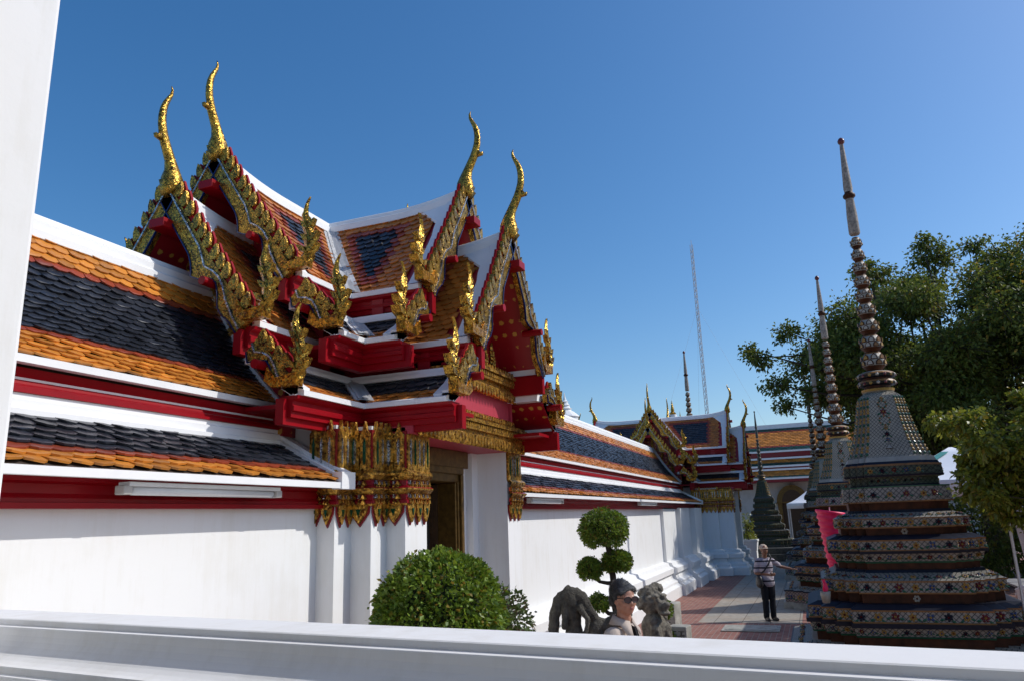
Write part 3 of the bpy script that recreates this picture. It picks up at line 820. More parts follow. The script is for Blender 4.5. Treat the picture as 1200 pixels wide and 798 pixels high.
def stupa(name, label, x, y, s=1.0, rz=0, lat='lattice', tint='brown', mats=None):
    root = thing(name, label, 'stupa', (x, y, 0), rz, 'tile covered stupas beside the lane')
    root.scale = (s, s, s)
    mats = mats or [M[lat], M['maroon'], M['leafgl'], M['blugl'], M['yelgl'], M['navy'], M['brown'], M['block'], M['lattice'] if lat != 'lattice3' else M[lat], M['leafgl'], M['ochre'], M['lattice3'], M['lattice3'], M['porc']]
    groups = [('lower_terrace', 0, 12), ('middle_terrace', 12, 26), ('upper_terrace', 26, 36), ('bell_base', 36, len(BANDS))]
    for nm, i0, i1 in groups:
        mb = MB()
        rings = []; mm = []
        for z0, h0, z1, h1, m_, fl in BANDS[i0:i1]:
            rings.append([(px, py, z0) for px, py in redent(h0)]); mm.append(m_)
            rings.append([(px, py, z1) for px, py in redent(h1)]); mm.append(5 if m_ in (5, 9, 10) else 13)
        mb.loft(rings, True, 0, True, mm[:-1] if False else mm[:len(rings) - 1], True)
        kk = 0
        for z0, h0, z1, h1, m_, fl in BANDS[i0:i1]:
            if not fl: continue
            A = redent(h0); Bq = redent(h1); n = len(A)
            for i in range(n):
                j = (i + 1) % n
                a, b, a1, b1 = (Vector((*A[i], z0)), Vector((*A[j], z0)), Vector((*Bq[i], z1)), Vector((*Bq[j], z1)))
                ln = (b - a).length
                if ln < .10: continue
                d = (b - a).normalized(); up = ((a1 + b1) / 2 - (a + b) / 2); hh = up.length; up.normalize()
                q = d.cross(up).normalized()
                if q.dot(Vector((a.x + b.x, a.y + b.y, .2))) < 0: q = -q
                k = max(1, int(ln / (fl * 3.3)))
                for t in range(k):
                    kk += 1
                    o = (a + b) / 2 + d * ln * ((t + .5) / k - .5) + up * hh * (.5 + random.uniform(-.05, .05))
                    flower(mb, o, d, up, q, fl * random.uniform(.85, 1.1), (t + i) % 5 if fl > .05 else (kk * 2) % 5)
        fixn(mb.build(nm, mats, root)) if False else mb.build(nm, mats, root)
    # square pots of ceramic on the recesses
    for z0, hw in ((1.135, 1.165), (2.04, .855)):
        for k in range(4):
            a = k * PI / 2; d = Vector((-math.sin(a), math.cos(a), 0)); q = Vector((math.cos(a), math.sin(a), 0))
            o = q * hw + Vector((0, 0, z0)); mb = MB()
            for i in range(6):
                b = 2 * PI * i / 6; c = o + (d * math.cos(b) + Vector((0, 0, 1)) * math.sin(b)) * .03
                mb.add([c + (d * math.cos(2 * PI * t / 5) + Vector((0, 0, 1)) * math.sin(2 * PI * t / 5)) * .02 + q * .006 for t in range(5)] + [c + q * .02], [(t, (t + 1) % 5, 5) for t in range(5)], 0)
            mb.build('rosette', [M['porc']], root)
    # bell
    mb = MB()
    prof = [(3.14, .585), (3.16, .565), (3.26, .525), (3.42, .468), (3.62, .415), (3.85, .365), (4.05, .33), (4.13, .30), (4.18, .24), (4.21, .18)]
    mb.loft([[(px, py, z) for px, py in redent(h)] for z, h in prof], True, 0, True, None, True)
    def hwz(z):
        for (za_, ha), (zb, hb) in zip(prof, prof[1:]):
            if za_ <= z <= zb: return ha + (hb - ha) * (z - za_) / (zb - za_)
        return .3
    # bead columns on the corner ribs and a flower string on each face
    for (cx, cy) in redent(1.0):
        if abs(cx) == 1 and abs(cy) == 1: continue
        l = math.hypot(cx, cy); q = Vector((cx / l, cy / l, 0)); d = Vector((-q.y, q.x, 0))
        z = 3.19; i = 0
        while z < 4.1:
            h = hwz(z); o = Vector((cx * h, cy * h, z)); r = .026 * (.6 + h * .75)
            ring = [o + d * math.cos(2 * PI * t / 6) * r + Vector((0, 0, 1)) * math.sin(2 * PI * t / 6) * r * 1.15 + q * .002 for t in range(6)]
            mb.add(ring + [o + q * .022], [(t, (t + 1) % 6, 6) for t in range(6)], 4 if i % 3 else 2)
            z += r * 2.1; i += 1
    for k in range(4):
        a = k * PI / 2; q = Vector((math.cos(a), math.sin(a), 0)); d = Vector((-q.y, q.x, 0))
        for z, kd, r in ((3.30, 'tri', .07), (3.41, 2, .035), (3.5, 3, .045), (3.6, 4, .035), (3.72, 'wreath', .075), (3.86, 0, .055), (3.98, 'wreath', .06), (4.08, 4, .03)):
            h = hwz(z); h2 = hwz(z + .04); up = Vector((q.x * (h2 - h), q.y * (h2 - h), .04)).normalized(); nq = d.cross(up).normalized()
            if nq.dot(q) < 0: nq = -nq
            o = q * h + Vector((0, 0, z)) + nq * .003
            if kd == 'wreath':
                for t in range(12):
                    b = 2 * PI * t / 12; c = o + (d * math.cos(b) + up * math.sin(b)) * r
                    mb.add([c + (d * math.cos(2 * PI * w / 5) + up * math.sin(2 * PI * w / 5)) * .017 + nq * .004 for w in range(5)] + [c + nq * .014], [(w, (w + 1) % 5, 5) for w in range(5)], 10 if t % 2 else 2)
            elif kd == 'tri':
                for f, mi in ((.8, 6), (.6, 13)):
                    mb.add([o + d * -r * f + up * -r * .7 * f + nq * (.006 if mi == 6 else .009), o + d * r * f + up * -r * .7 * f + nq * (.006 if mi == 6 else .009), o + up * r * f + nq * (.006 if mi == 6 else .009)], [(0, 1, 2)], mi)
            else: flower(mb, o, d, up, nq, r, kd)
    mb.build('bell', [M['belltile'] if lat != 'lattice3' else mats[0]] + mats[1:], root)
    # throne above the bell
    mb = MB()
    mb.lathe([(.18, 4.19), (.24, 4.22), (.25, 4.26), (.20, 4.28), (.20, 4.31), (.275, 4.33), (.29, 4.37), (.27, 4.40), (.22, 4.41), (.22, 4.44), (.285, 4.455), (.295, 4.50), (.26, 4.53), (.2, 4.55)], n=20, mats=[13, 4, 6, 6, 5, 12, 10, 6, 6, 5, 12, 10, 13])
    for zz, r in ((4.35, .285), (4.48, .292)):
        for t in range(16):
            a = 2 * PI * t / 16; q = Vector((math.cos(a), math.sin(a), 0)); d = Vector((-q.y, q.x, 0)); c = q * r + Vector((0, 0, zz))
            mb.add([c + (d * math.cos(2 * PI * w / 5) + Vector((0, 0, 1)) * math.sin(2 * PI * w / 5)) * .03 for w in range(5)] + [c + q * .02], [(w, (w + 1) % 5, 5) for w in range(5)], (1, 4, 13)[t % 3])
    mb.build('harmika', mats, root)
    # ringed spire of lotus buds
    zc = [4.74, 5.03, 5.31, 5.59, 5.85, 6.09, 6.34, 6.57, 6.79]; rr = [.185, .17, .155, .14, .128, .118, .107, .097, .088]
    mb = MB()
    for i, (z, r) in enumerate(zip(zc, rr)):
        hn = ((zc[i + 1] - z) if i < 8 else .2) / 2
        hp = (z - zc[i - 1]) / 2 if i else .17
        mb.lathe([(r * .62, z - hp), (r * .70, z - hp * .85), (r * .95, z - hp * .55), (r, z - hp * .1), (r * .93, z + hn * .35), (r * .74, z + hn * .72), (r * .70, z + hn * .85), (r * .58, z + hn)], n=18, mats=[6, 6, 13, 13, 13, 10, 6])
        n = 9
        for row, (zo, ro) in enumerate(((-hp * .30, .985), (hn * .28, .97))):
            for t in range(n):
                a = 2 * PI * (t + .5 * row) / n; q = Vector((math.cos(a), math.sin(a), 0)); d = Vector((-q.y, q.x, 0)); c = q * r * ro + Vector((0, 0, z + zo)); w_ = r * .30
                for f, mi, o in ((1.0, 6, .006), (.66, (4, 13, 10)[t % 3], .016)):
                    mb.add([c - d * w_ * f + q * o - Vector((0, 0, w_ * .7 * f)), c + d * w_ * f + q * o - Vector((0, 0, w_ * .7 * f)), c + d * w_ * .8 * f + q * o + Vector((0, 0, w_ * .4 * f)), c + q * o + Vector((0, 0, w_ * 1.1 * f)), c - d * w_ * .8 * f + q * o + Vector((0, 0, w_ * .4 * f))], [(0, 1, 2, 3, 4)], mi)
    mb.build('lotus_spire', mats, root)
    mb = MB()
    mb.lathe([(.075, 6.94), (.09, 6.97), (.086, 7.3), (.066, 7.60), (.07, 7.61), (.10, 7.64), (.10, 7.68), (.07, 7.71), (.066, 7.73), (.075, 7.8), (.035, 8.6), (.03, 8.64), (.055, 8.67), (.06, 8.71), (.04, 8.75), (.0, 8.78)], n=12, mats=[13, 13, 13, 6, 6, 6, 6, 6, 13, 13, 13, 1, 1, 1, 1])
    mb.build('spindle', mats[:13] + [M['spind'] if lat != 'lattice3' else mats[13]], root, True)
    return root

# ------------------------------------------------------------------ foliage
def leaves(pts, dirs, size, aspect=.5, droop=.2, rng=np.random.default_rng(1), fold=.25):
    """numpy: one folded four-cornered leaf per point"""
    n = len(pts); pts = np.asarray(pts, float)
    d = np.asarray(dirs, float); d = d / (np.linalg.norm(d, axis=1, keepdims=True) + 1e-9)
    r = rng.normal(size=(n, 3)); sd = np.cross(d, r); sd /= (np.linalg.norm(sd, axis=1, keepdims=True) + 1e-9)
    up = np.cross(sd, d)
    s = size * rng.uniform(.65, 1.25, (n, 1))
    a = pts; b = pts + d * s * .5 + sd * s * aspect * .5 + up * s * fold * .3; c = pts + d * s - np.array([[0, 0, 1]]) * s * droop; e = pts + d * s * .5 - sd * s * aspect * .5 + up * s * fold * .3
    v = np.stack([a, b, c, e], 1).reshape(-1, 3)
    f = (np.arange(n)[:, None] * 4 + np.array([[0, 1, 2, 3]]))
    return v, f
def leafmesh(name, chunks, mats, parent=None, core=None):
    vs = np.concatenate([c[0] for c in chunks]); off = 0; fs = []; mi = []
    for k, c in enumerate(chunks):
        fs.append(c[1] + off); off += len(c[0]); mi += [k if len(mats) > 1 and len(chunks) > 1 else 0] * len(c[1])
    fs = np.concatenate(fs)
    vl = vs.tolist(); fl = fs.tolist()
    if core:
        b = len(vl); vl += [tuple(p) for p in core.v]; fl += [[i + b for i in f] for f in core.f]; mi += [len(mats) - 1] * len(core.f)
    me = bpy.data.meshes.new(name); me.from_pydata(vl, [], fl)
    for m in mats: me.materials.append(m)
    me.polygons.foreach_set('material_index', mi); me.update()
    o = bpy.data.objects.new(name, me); COL.objects.link(o)
    if parent is not None: o.parent = parent
    return o
def ico(mb, c, r, n=2, mi=0, sc=(1, 1, 1), nz=0, seed=0):
    bm = bmesh.new(); bmesh.ops.create_icosphere(bm, subdivisions=n, radius=1)
    rg = random.Random(seed)
    vs = []
    for v in bm.verts:
        k = 1 + rg.uniform(-nz, nz); vs.append((c[0] + v.co.x * r * sc[0] * k, c[1] + v.co.y * r * sc[1] * k, c[2] + v.co.z * r * sc[2] * k))
    idx = {v: i for i, v in enumerate(bm.verts)}
    mb.add(vs, [[idx[v] for v in f.verts] for f in bm.faces], mi); bm.free()
M['box_leaf'] = leaf_mat('clipped_leaf', (.05, .105, .010), (.19, .29, .028), .5, .28, (.20, .15, .02))
M['core'] = plain('shrub_inner_twigs', (.02, .03, .008), .9)
M['tree_leaf'] = leaf_mat('tree_leaf', (.045, .075, .012), (.15, .195, .028), .55, .38, (.10, .085, .012))
M['sap_leaf'] = leaf_mat('sapling_leaf', (.07, .11, .012), (.24, .27, .03), .4, .38, (.22, .18, .02))
M['bark'] = plain('bark', (.06, .045, .033), .9, 0, 9, .5, .8, .3, .02)
M['twig'] = plain('dark_twig', (.045, .037, .03), .9, 0, 9, .4, .5)
def ball(rng, c, r, n, sc=(1, 1, 1), lo=-1.0, thick=.14):
    p = rng.normal(size=(n, 3)); p /= np.linalg.norm(p, axis=1, keepdims=True)
    p = p[p[:, 2] > lo]
    # lumpy trim
    k = 1 + .045 * np.sin(p[:, 0] * 7 + 1) * np.cos(p[:, 1] * 8) + .03 * np.sin(p[:, 2] * 9 + p[:, 0] * 5)
    rad = r * (1 - thick * rng.random((len(p), 1)) ** 1.5) * k[:, None]
    st = rng.random((len(p), 1)) < .02
    rad = np.where(st, r * rng.uniform(1.0, 1.10, (len(p), 1)), rad)
    q = p * rad * np.array(sc) + np.array(c)
    d = p + rng.normal(size=p.shape) * .75
    return q, d
def crown_tree(name, label, base, clumps, trunk_r, nleaf, lsize, mat_leaf, seed, fork=.45, spread=.55, lean=(0, 0), group=None, limbs=7):
    rng = np.random.default_rng(seed); rg = random.Random(seed)
    root = thing(name, label, 'tree', base, 0, group)
    cl = [np.array(c[:3]) for c in clumps]
    top = np.mean([c for c in cl], axis=0)
    fk = np.array([top[0] * .35 + lean[0], top[1] * .35 + lean[1], top[2] * fork])
    mb = MB()
    pts = [(0, 0, -.2), (fk[0] * .2, fk[1] * .3, fk[2] * .5), tuple(fk)]
    mb.tube(pts, [trunk_r * 1.25, trunk_r * .95, trunk_r * .75], 10)
    # main limbs to groups of clumps
    order = sorted(range(len(cl)), key=lambda i: math.atan2(cl[i][1] - fk[1], cl[i][0] - fk[0]))
    groups = [order[i::1][0:0] for i in range(0)]
    gsz = max(1, len(order) // limbs)
    for g in range(0, len(order), gsz):
        idx = order[g:g + gsz]; cen = np.mean([cl[i] for i in idx], axis=0)
        mid = fk + (cen - fk) * .55 + np.array([0, 0, .08 * np.linalg.norm(cen - fk)])
        mb.tube([tuple(fk - np.array([0, 0, .1])), tuple((fk + mid) / 2 + rng.normal(size=3) * .06 * np.linalg.norm(cen - fk)), tuple(mid)], [trunk_r * .5, trunk_r * .36, trunk_r * .25], 7)
        for i in idx:
            m2 = (mid + cl[i]) / 2 + rng.normal(size=3) * .1 * np.linalg.norm(cl[i] - mid)
            mb.tube([tuple(mid), tuple(m2), tuple(cl[i])], [trunk_r * .18, trunk_r * .11, trunk_r * .05], 5)
    mb.build('trunk', M['bark'], root, True)
    P_, D_ = [], []
    tw = MB()
    for c, cc in zip(cl, clumps):
        r = cc[3]; n = int(nleaf * (r / clumps[0][3]) ** 2)
        nt = max(3, n // 14)
        for t in range(nt):      # leafy twigs
            u = rng.normal(size=3); u /= np.linalg.norm(u); u[2] *= .7
            e = c + u * r * rng.uniform(.5, 1.05)
            if t % 3 == 0: tw.tube([tuple(c + u * r * .1), tuple(e)], [.018 * lsize / .14, .006 * lsize / .14], 3, 0, 1, False)
            k = 14
            s = rng.random((k, 1)); p = c + (e - c) * (.35 + .7 * s) + rng.normal(size=(k, 3)) * r * .13
            P_.append(p); D_.append(np.tile(u, (k, 1)) + rng.normal(size=(k, 3)) * .8 + np.array([[0, 0, -.1]]))
    chunk = leaves(np.concatenate(P_), np.concatenate(D_), lsize, .55, .25, rng)
    leafmesh('crown', [chunk], [mat_leaf, M['twig']], root, tw)
    return root

# ------------------------------------------------------------------ bodies
def capsule(bm, a, b, ra, rb, seg=10):
    a, b = Vector(a), Vector(b); d = b - a; l = d.length
    if l < 1e-6: return
    rot = d.to_track_quat('Z', 'Y').to_matrix().to_4x4()
    r = bmesh.ops.create_cone(bm, cap_ends=True, segments=seg, radius1=ra, radius2=rb, depth=l, matrix=Matrix.Translation((a + b) / 2) @ rot)
    for p, q in ((a, ra), (b, rb)):
        bmesh.ops.create_icosphere(bm, subdivisions=2, radius=q, matrix=Matrix.Translation(p))
def ell(bm, c, r, rot=None, sub=3):
    m = Matrix.Translation(c)
    if rot is not None: m = m @ rot
    bmesh.ops.create_icosphere(bm, subdivisions=sub, radius=1, matrix=m @ Matrix.Diagonal((*r, 1)))
def solid(name, bm, mats, parent=None, voxel=.012, smooth=4, fac=.5, disp=None, cat=None):
    me = bpy.data.meshes.new(name); bm.to_mesh(me); bm.free()
    o = bpy.data.objects.new(name, me); COL.objects.link(o)
    m = o.modifiers.new('r', 'REMESH'); m.mode = 'VOXEL'; m.voxel_size = voxel; m.use_smooth_shade = True
    if smooth:
        s = o.modifiers.new('s', 'SMOOTH'); s.iterations = smooth; s.factor = fac
    if disp:
        for sz, st in disp:
            tx = bpy.data.textures.new(name + '_n', 'CLOUDS'); tx.noise_scale = sz; tx.noise_depth = 3
            d = o.modifiers.new('d', 'DISPLACE'); d.texture = tx; d.strength = st; d.mid_level = .5; d.texture_coords = 'LOCAL'
    dg = bpy.context.evaluated_depsgraph_get(); dg.update()
    ev = o.evaluated_get(dg); me2 = bpy.data.meshes.new_from_object(ev)
    o.modifiers.clear(); o.data = me2; bpy.data.meshes.remove(me)
    me2.name = name
    me2.materials.clear()
    for m in (mats if isinstance(mats, list) else [mats]): me2.materials.append(m)
    me2.polygons.foreach_set('use_smooth', [True] * len(me2.polygons))
    if parent is not None: o.parent = parent
    return o
def hand(bm, w, d, side, palm_n, curl=.5):
    """palm, four bent fingers and a thumb; w wrist, d pointing direction, side towards the thumb, palm_n palm normal"""
    w, d, side, pn = Vector(w), Vector(d).normalized(), Vector(side).normalized(), Vector(palm_n).normalized()
    rot = Matrix((side, pn, d)).transposed().to_4x4()
    ell(bm, w + d * .05, (.043, .017, .052), rot, 2)
    for k, (o, ln) in enumerate(((.030, .072), (.010, .080), (-.010, .075), (-.029, .058))):
        p = w + d * .085 + side * o
        for j in range(3):
            a = curl * (j + .6) * .8; dd = (d * math.cos(a) + pn * math.sin(a)).normalized()
            q = p + dd * ln * (.45, .32, .26)[j]
            capsule(bm, p, q, .0095 - j * .001, .009 - j * .001, 7); p = q
    p = w + d * .025 + side * .03; q = p + (d * .5 + side * .75 + pn * .2).normalized() * .042; r = q + (d * .85 + side * .3 + pn * .35).normalized() * .033
    capsule(bm, p, q, .0125, .011, 7); capsule(bm, q, r, .0105, .009, 7)
def head(bm, c, s=1.0):
    """face looks along -y; c is the centre of the skull"""
    c = Vector(c)
    def P(x, y, z): return c + Vector((x, y, z)) * s
    ell(bm, P(0, .012, .028), (.076 * s, .094 * s, .088 * s))
    ell(bm, P(0, -.022, -.035), (.063 * s, .070 * s, .082 * s))
    ell(bm, P(0, -.048, -.088), (.034 * s, .034 * s, .026 * s), None, 2)      # chin
    for sg in (-1, 1):
        ell(bm, P(sg * .040, -.055, -.030), (.026 * s, .024 * s, .024 * s), None, 2)   # cheek
        ell(bm, P(sg * .030, -.078, .018), (.026 * s, .012 * s, .009 * s), None, 2)    # brow
        ell(bm, P(sg * .076, .015, -.012), (.010 * s, .018 * s, .030 * s), None, 2)    # ear
        ell(bm, P(sg * .013, -.088, -.032), (.010 * s, .010 * s, .009 * s), None, 2)   # nostril
        ell(bm, P(sg * .055, .00, -.06), (.018 * s, .035 * s, .03 * s), None, 2)   # jaw
    capsule(bm, P(0, -.080, .012), P(0, -.100, -.028), .009 * s, .0125 * s, 8)   # nose
    ell(bm, P(0, -.082, -.056), (.024 * s, .011 * s, .006 * s), None, 2)
    ell(bm, P(0, -.080, -.067), (.021 * s, .011 * s, .007 * s), None, 2)
def skinmat(name, c):
    m, nt, b = mat(name)
    v = coord(nt); n = noise(nt, v, 30, 4)
    r = ramp(nt, n.outputs['Fac'], [(.3, tuple(x * .85 for x in c)), (.7, tuple(min(1, x * 1.1) for x in c))])
    L(nt, r.outputs[0], b.inputs['Base Color']); b.inputs['Roughness'].default_value = .45
    b.inputs['Subsurface Weight'].default_value = .08; b.inputs['Subsurface Radius'].default_value = (.01, .004, .002)
    return m
def cloth(name, c, var=.12, stripes=None):
    m, nt, b = mat(name)
    v = coord(nt); n = noise(nt, v, 14, 6)
    r = ramp(nt, n.outputs['Fac'], [(.3, tuple(x * (1 - var) for x in c)), (.7, c)])
    out = r.outputs[0]
    if stripes:
        sp = N(nt, 'ShaderNodeSeparateXYZ'); L(nt, coord(nt), sp.inputs[0])
        rr = None
        md = N(nt, 'ShaderNodeMath', operation='MODULO'); a = N(nt, 'ShaderNodeMath', operation='ADD'); L(nt, sp.outputs[2], a.inputs[0]); a.inputs[1].default_value = stripes[1]
        L(nt, a.outputs[0], md.inputs[0]); md.inputs[1].default_value = stripes[0]
        dv = N(nt, 'ShaderNodeMath', operation='DIVIDE'); L(nt, md.outputs[0], dv.inputs[0]); dv.inputs[1].default_value = stripes[0]
        rr = ramp(nt, dv.outputs[0], stripes[2], 'CONSTANT')
        mm = N(nt, 'ShaderNodeMixRGB', blend_type='MULTIPLY'); mm.inputs[0].default_value = 1; L(nt, out, mm.inputs[1]); L(nt, rr.outputs[0], mm.inputs[2]); out = mm.outputs[0]
    L(nt, out, b.inputs['Base Color']); b.inputs['Roughness'].default_value = .85; b.inputs['Specular IOR Level'].default_value = .2
    w = noise(nt, v, 6, 4); bump(nt, b, w.outputs['Fac'], .5, .03)
    return m
# ================================================================== THE PLACE
# ---- ground
def sheetobj(name, x0, x1, y0, y1, z, m, kind='structure', rz=0):
    mb = MB(); mb.add([(x0, y0, z), (x1, y0, z), (x1, y1, z), (x0, y1, z)], [(0, 1, 2, 3)])
    o = mb.build(name, m); o['kind'] = kind; return o
M['earth'] = plain('court_concrete', (.36, .33, .28), .9, 0, 1.2, .3, .4, .3, .02)
def paving(name, scale, bw, rh, c1, c2, mortar, msize, dirt, rough=.8, rot=0):
    m, nt, b = mat(name)
    v = coord(nt); mp = N(nt, 'ShaderNodeMapping'); mp.inputs['Rotation'].default_value = (0, 0, rot); L(nt, v, mp.inputs[0])
    br = N(nt, 'ShaderNodeTexBrick'); L(nt, mp.outputs[0], br.inputs[0])
    br.inputs['Scale'].default_value = scale; br.inputs['Brick Width'].default_value = bw; br.inputs['Row Height'].default_value = rh
    br.inputs['Color1'].default_value = (*c1, 1); br.inputs['Color2'].default_value = (*c2, 1); br.inputs['Mortar'].default_value = (*mortar, 1); br.inputs['Mortar Size'].default_value = msize
    n = noise(nt, v, 1.1, 8, .7)
    r = ramp(nt, n.outputs['Fac'], [(.38, (1, 1, 1)), (.62, dirt)])
    n2 = noise(nt, v, 9, 5, .6)
    r2 = ramp(nt, n2.outputs['Fac'], [(.3, (.75, .75, .75)), (.7, (1.1, 1.1, 1.1))])
    mm = N(nt, 'ShaderNodeMixRGB', blend_type='MULTIPLY'); mm.inputs[0].default_value = 1; L(nt, br.outputs[0], mm.inputs[1]); L(nt, r.outputs[0], mm.inputs[2])
    m2 = N(nt, 'ShaderNodeMixRGB', blend_type='MULTIPLY'); m2.inputs[0].default_value = 1; L(nt, mm.outputs[0], m2.inputs[1]); L(nt, r2.outputs[0], m2.inputs[2])
    L(nt, m2.outputs[0], b.inputs['Base Color']); b.inputs['Roughness'].default_value = rough
    inv = N(nt, 'ShaderNodeMath', operation='SUBTRACT'); inv.inputs[0].default_value = 1; L(nt, br.outputs['Fac'], inv.inputs[1])
    bump(nt, b, inv.outputs[0], .5, .01)
    return m
M['brick'] = paving('brick_paving', 1, .22, .11, (.24, .085, .06), (.32, .13, .09), (.30, .25, .21), .006, (.95, 1.05, 1.1))
M['slab'] = paving('worn_stone_slabs', 1, .9, .6, (.36, .33, .28), (.30, .28, .235), (.14, .11, .09), .008, (1.05, .92, .82))
sheetobj('ground', -400, 900, -500, 500, 0, M['earth'])
sheetobj('brick_paving', 4, 70, -9, 4.2, .004, M['brick'])
sheetobj('stone_path', 18.2, 60, .55, 2.75, .008, M['slab'])
mb = MB(); mb.box(16.9, 17.75, .95, 2.1, .009, .03); mb.box(16.97, 17.68, 1.02, 2.03, .03, .042)
o = bevel(mb.build('manhole_cover', M['block']), .006); tag(o, 'rectangular stone drain cover let into the brick paving before the capped man', 'drain cover')
mb = MB()
for a in (-1, 1):
    pass

# ---- cloister and gates
gallery('gallery', -3.0, 6.32, 'cloister gallery with navy and orange tiled roof between the white pillar and the near gate', (), (False, True))
gallery('gallery', 10.66, 31.35, 'long cloister gallery between the near gate and the far gate', ((24.0, 26.2, .10), (26.6, 28.6, .2), (29.2, 31.2, .3)), (True, True))
gate('temple_gate', 'near temple gate with red and gold stacked gables, its gilded doorway behind the dome shrub', 8.46, 0)
gate('temple_gate', 'far temple gate with stacked gables standing at the end of the long gallery', 33.6, .8)

# ---- fluorescent lamps under the eaves
def lamp(x0, x1, label):
    r = thing('fluorescent_lamp', label, 'lamp', ((x0 + x1) / 2, 4.27, 2.735), 0, 'fluorescent lamps under the eaves')
    h = (x1 - x0) / 2
    mb = MB(); mb.box(-h, h, -.055, .055, -.03, 0); bevel(mb.build('housing', M['lamp'], r), .006)
    mb = MB(); mb.tube([(-h + .06, 0, -.055), (h - .06, 0, -.055)], .032, 12); mb.build('diffuser', M['lamp'], r, True)
    for sg in (-1, 1):
        mb = MB(); mb.box(sg * h - .035, sg * h + .035, -.045, .045, -.085, -.025); bevel(mb.build('end_cap', M['lampend'], r), .008)
lamp(3.8, 5.35, 'white fluorescent tube lamp under the lower eave left of the near gate')
lamp(11.65, 13.3, 'white fluorescent tube lamp under the eave just right of the near gate')
lamp(20.0, 22.2, 'white fluorescent tube lamp under the eave towards the far gate')

# ---- stupas
ROW = [(13.5, -1.18), (22.0, -.80), (30.4, -.52), (39.0, -.28)]
LB = ['tall floral tiled stupa nearest the balustrade, its whole spire in view', 'floral tiled stupa second in the row, behind the pink pleated cloth', 'floral tiled stupa third in the row, its thin spire between the second and the fourth', 'floral tiled stupa farthest back in the row, only its thin spire showing']
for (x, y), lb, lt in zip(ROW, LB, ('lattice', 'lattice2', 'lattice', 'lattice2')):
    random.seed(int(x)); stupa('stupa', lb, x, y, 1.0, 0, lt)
dk = [M['lattice3'], M['dkst'], M['leafgl'], M['dkst'], M['goldleaf2'], M['dkst'], M['dkst'], M['dkst'], M['lattice3'], M['leafgl'], M['goldleaf2'], M['lattice3'], M['lattice3'], M['dkst']]
st = stupa('stupa', 'small dark weathered stupa in front of the orange roofed hall', 42.0, 2.42, .78, 0, 'lattice3', mats=dk)
st.scale = (.74, .74, .80)
st = stupa('stupa', 'great stupa whose ringed spire rises behind the roof of the far gate', 50.0, 6.95, 1.48)
tag(st, group='tile covered stupas beside the lane')

# ---- dark stepped plinth under the small stupa, with a flower tub
mb = MB()
mb.box(39.6, 44.6, .9, 4.3, 0, .35); mb.box(39.9, 44.3, 1.2, 4.0, .35, .62)
o = bevel(mb.build('stepped_plinth', M['dkst']), .02); tag(o, 'low dark stepped stone platform round the foot of the small dark stupa', 'platform')
for o in bpy.data.objects:
    if o.get('label', '').startswith('small dark weathered'): o.location.z = .6
t = thing('flower_tub', 'white rectangular tub of flowering plants in front of the small dark stupa', 'planter', (39.2, 3.15, .0))
mb = MB(); mb.loft([[(sx * w, sy * w * .8, z) for sx, sy in ((-1, -1), (1, -1), (1, 1), (-1, 1))] for w, z in ((.42, 0), (.42, .55), (.44, .6), (.50, .95), (.52, 1.0), (.54, 1.0), (.54, 1.08), (.46, 1.08), (.44, 1.0))], True, 0, True); mb.build('tub', M['white_worn'], t)
rng = np.random.default_rng(5)
q, d = ball(rng, (0, 0, 1.2), .45, 700, (1, .8, .5), -.3, .6)
q2, d2 = ball(rng, (0, 0, 1.75), .42, 420, (.8, .7, 1.4), -1, .95)
leafmesh('foliage', [leaves(np.concatenate([q, q2]), np.concatenate([d, d2]), .1, .6, .2, rng)], [M['sap_leaf']], t)
mb = MB()
for k in range(5): mb.tube([(.1 * (k - 2), 0, 1.0), (.16 * (k - 2), .05 * (-1) ** k, 1.5), (.18 * (k - 2), .1 * (-1) ** k, 2.0)], [.02, .014, .006], 5)
mb.build('stem', M['twig'], t)

# ---- hall behind
HX = 60
h = thing('temple_hall', 'white hall with orange and green tiled roof and gilded arched doorway closing the lane', 'hall', (HX, 2, 0))
mb = MB(); mb.box(0, 8, -22, 22, 0, 4.72); mb.build('wall', M['dull_white'], h)
def hroof(n, z0, z1, x0, x1, rows, cf):
    P = lambda u, t: Vector((x0 + (x1 - x0) * (1 - t), u, z0 + (z1 - z0) * (1 - t)))
    mb = MB(); tiles(mb, P, -14, 12, rows, .34, cf, None, .004, .03, .04); mb.build(n, [M['orange'], M['green'], M['rust']], h)
    mb = MB(); sheet(mb, P, -22, 22, 1, 0, -.02, .06); mb.build('roof_deck', M['joint'], h)
hroof('upper_roof', 6.75, 8.75, -.2, 2.4, 16, lambda r, u: 1 if r < 3 or r > 13 else (2 if r in (3, 13) else 0))
hroof('middle_roof', 5.62, 6.12, -.7, -.2, 5, lambda r, u: 0 if r < 3 else 1)
hroof('lower_roof', 4.72, 5.28, -1.3, -.7, 5, lambda r, u: 0 if r < 4 else 1)
mb = MB()
for x, z in ((-.3, 6.62), (-.35, 6.1), (-.8, 5.5), (-.85, 5.26), (-1.4, 4.60)): mb.box(x, x + .4, -22, 22, z, z + .13)
mb.box(2.2, 2.7, -22, 22, 8.6, 8.95); mb.build('roof_trim', M['trim'], h)
mb = MB()
for x, z0, z1 in ((-.22, 6.23, 6.62), (-.75, 5.39, 5.5), (-.72, 5.39, 5.55), (-1.3, 4.4, 4.6)): mb.box(x, 2, -22, 22, z0, z1 - .002)
mb.build('red_frieze', M['dkred'], h)
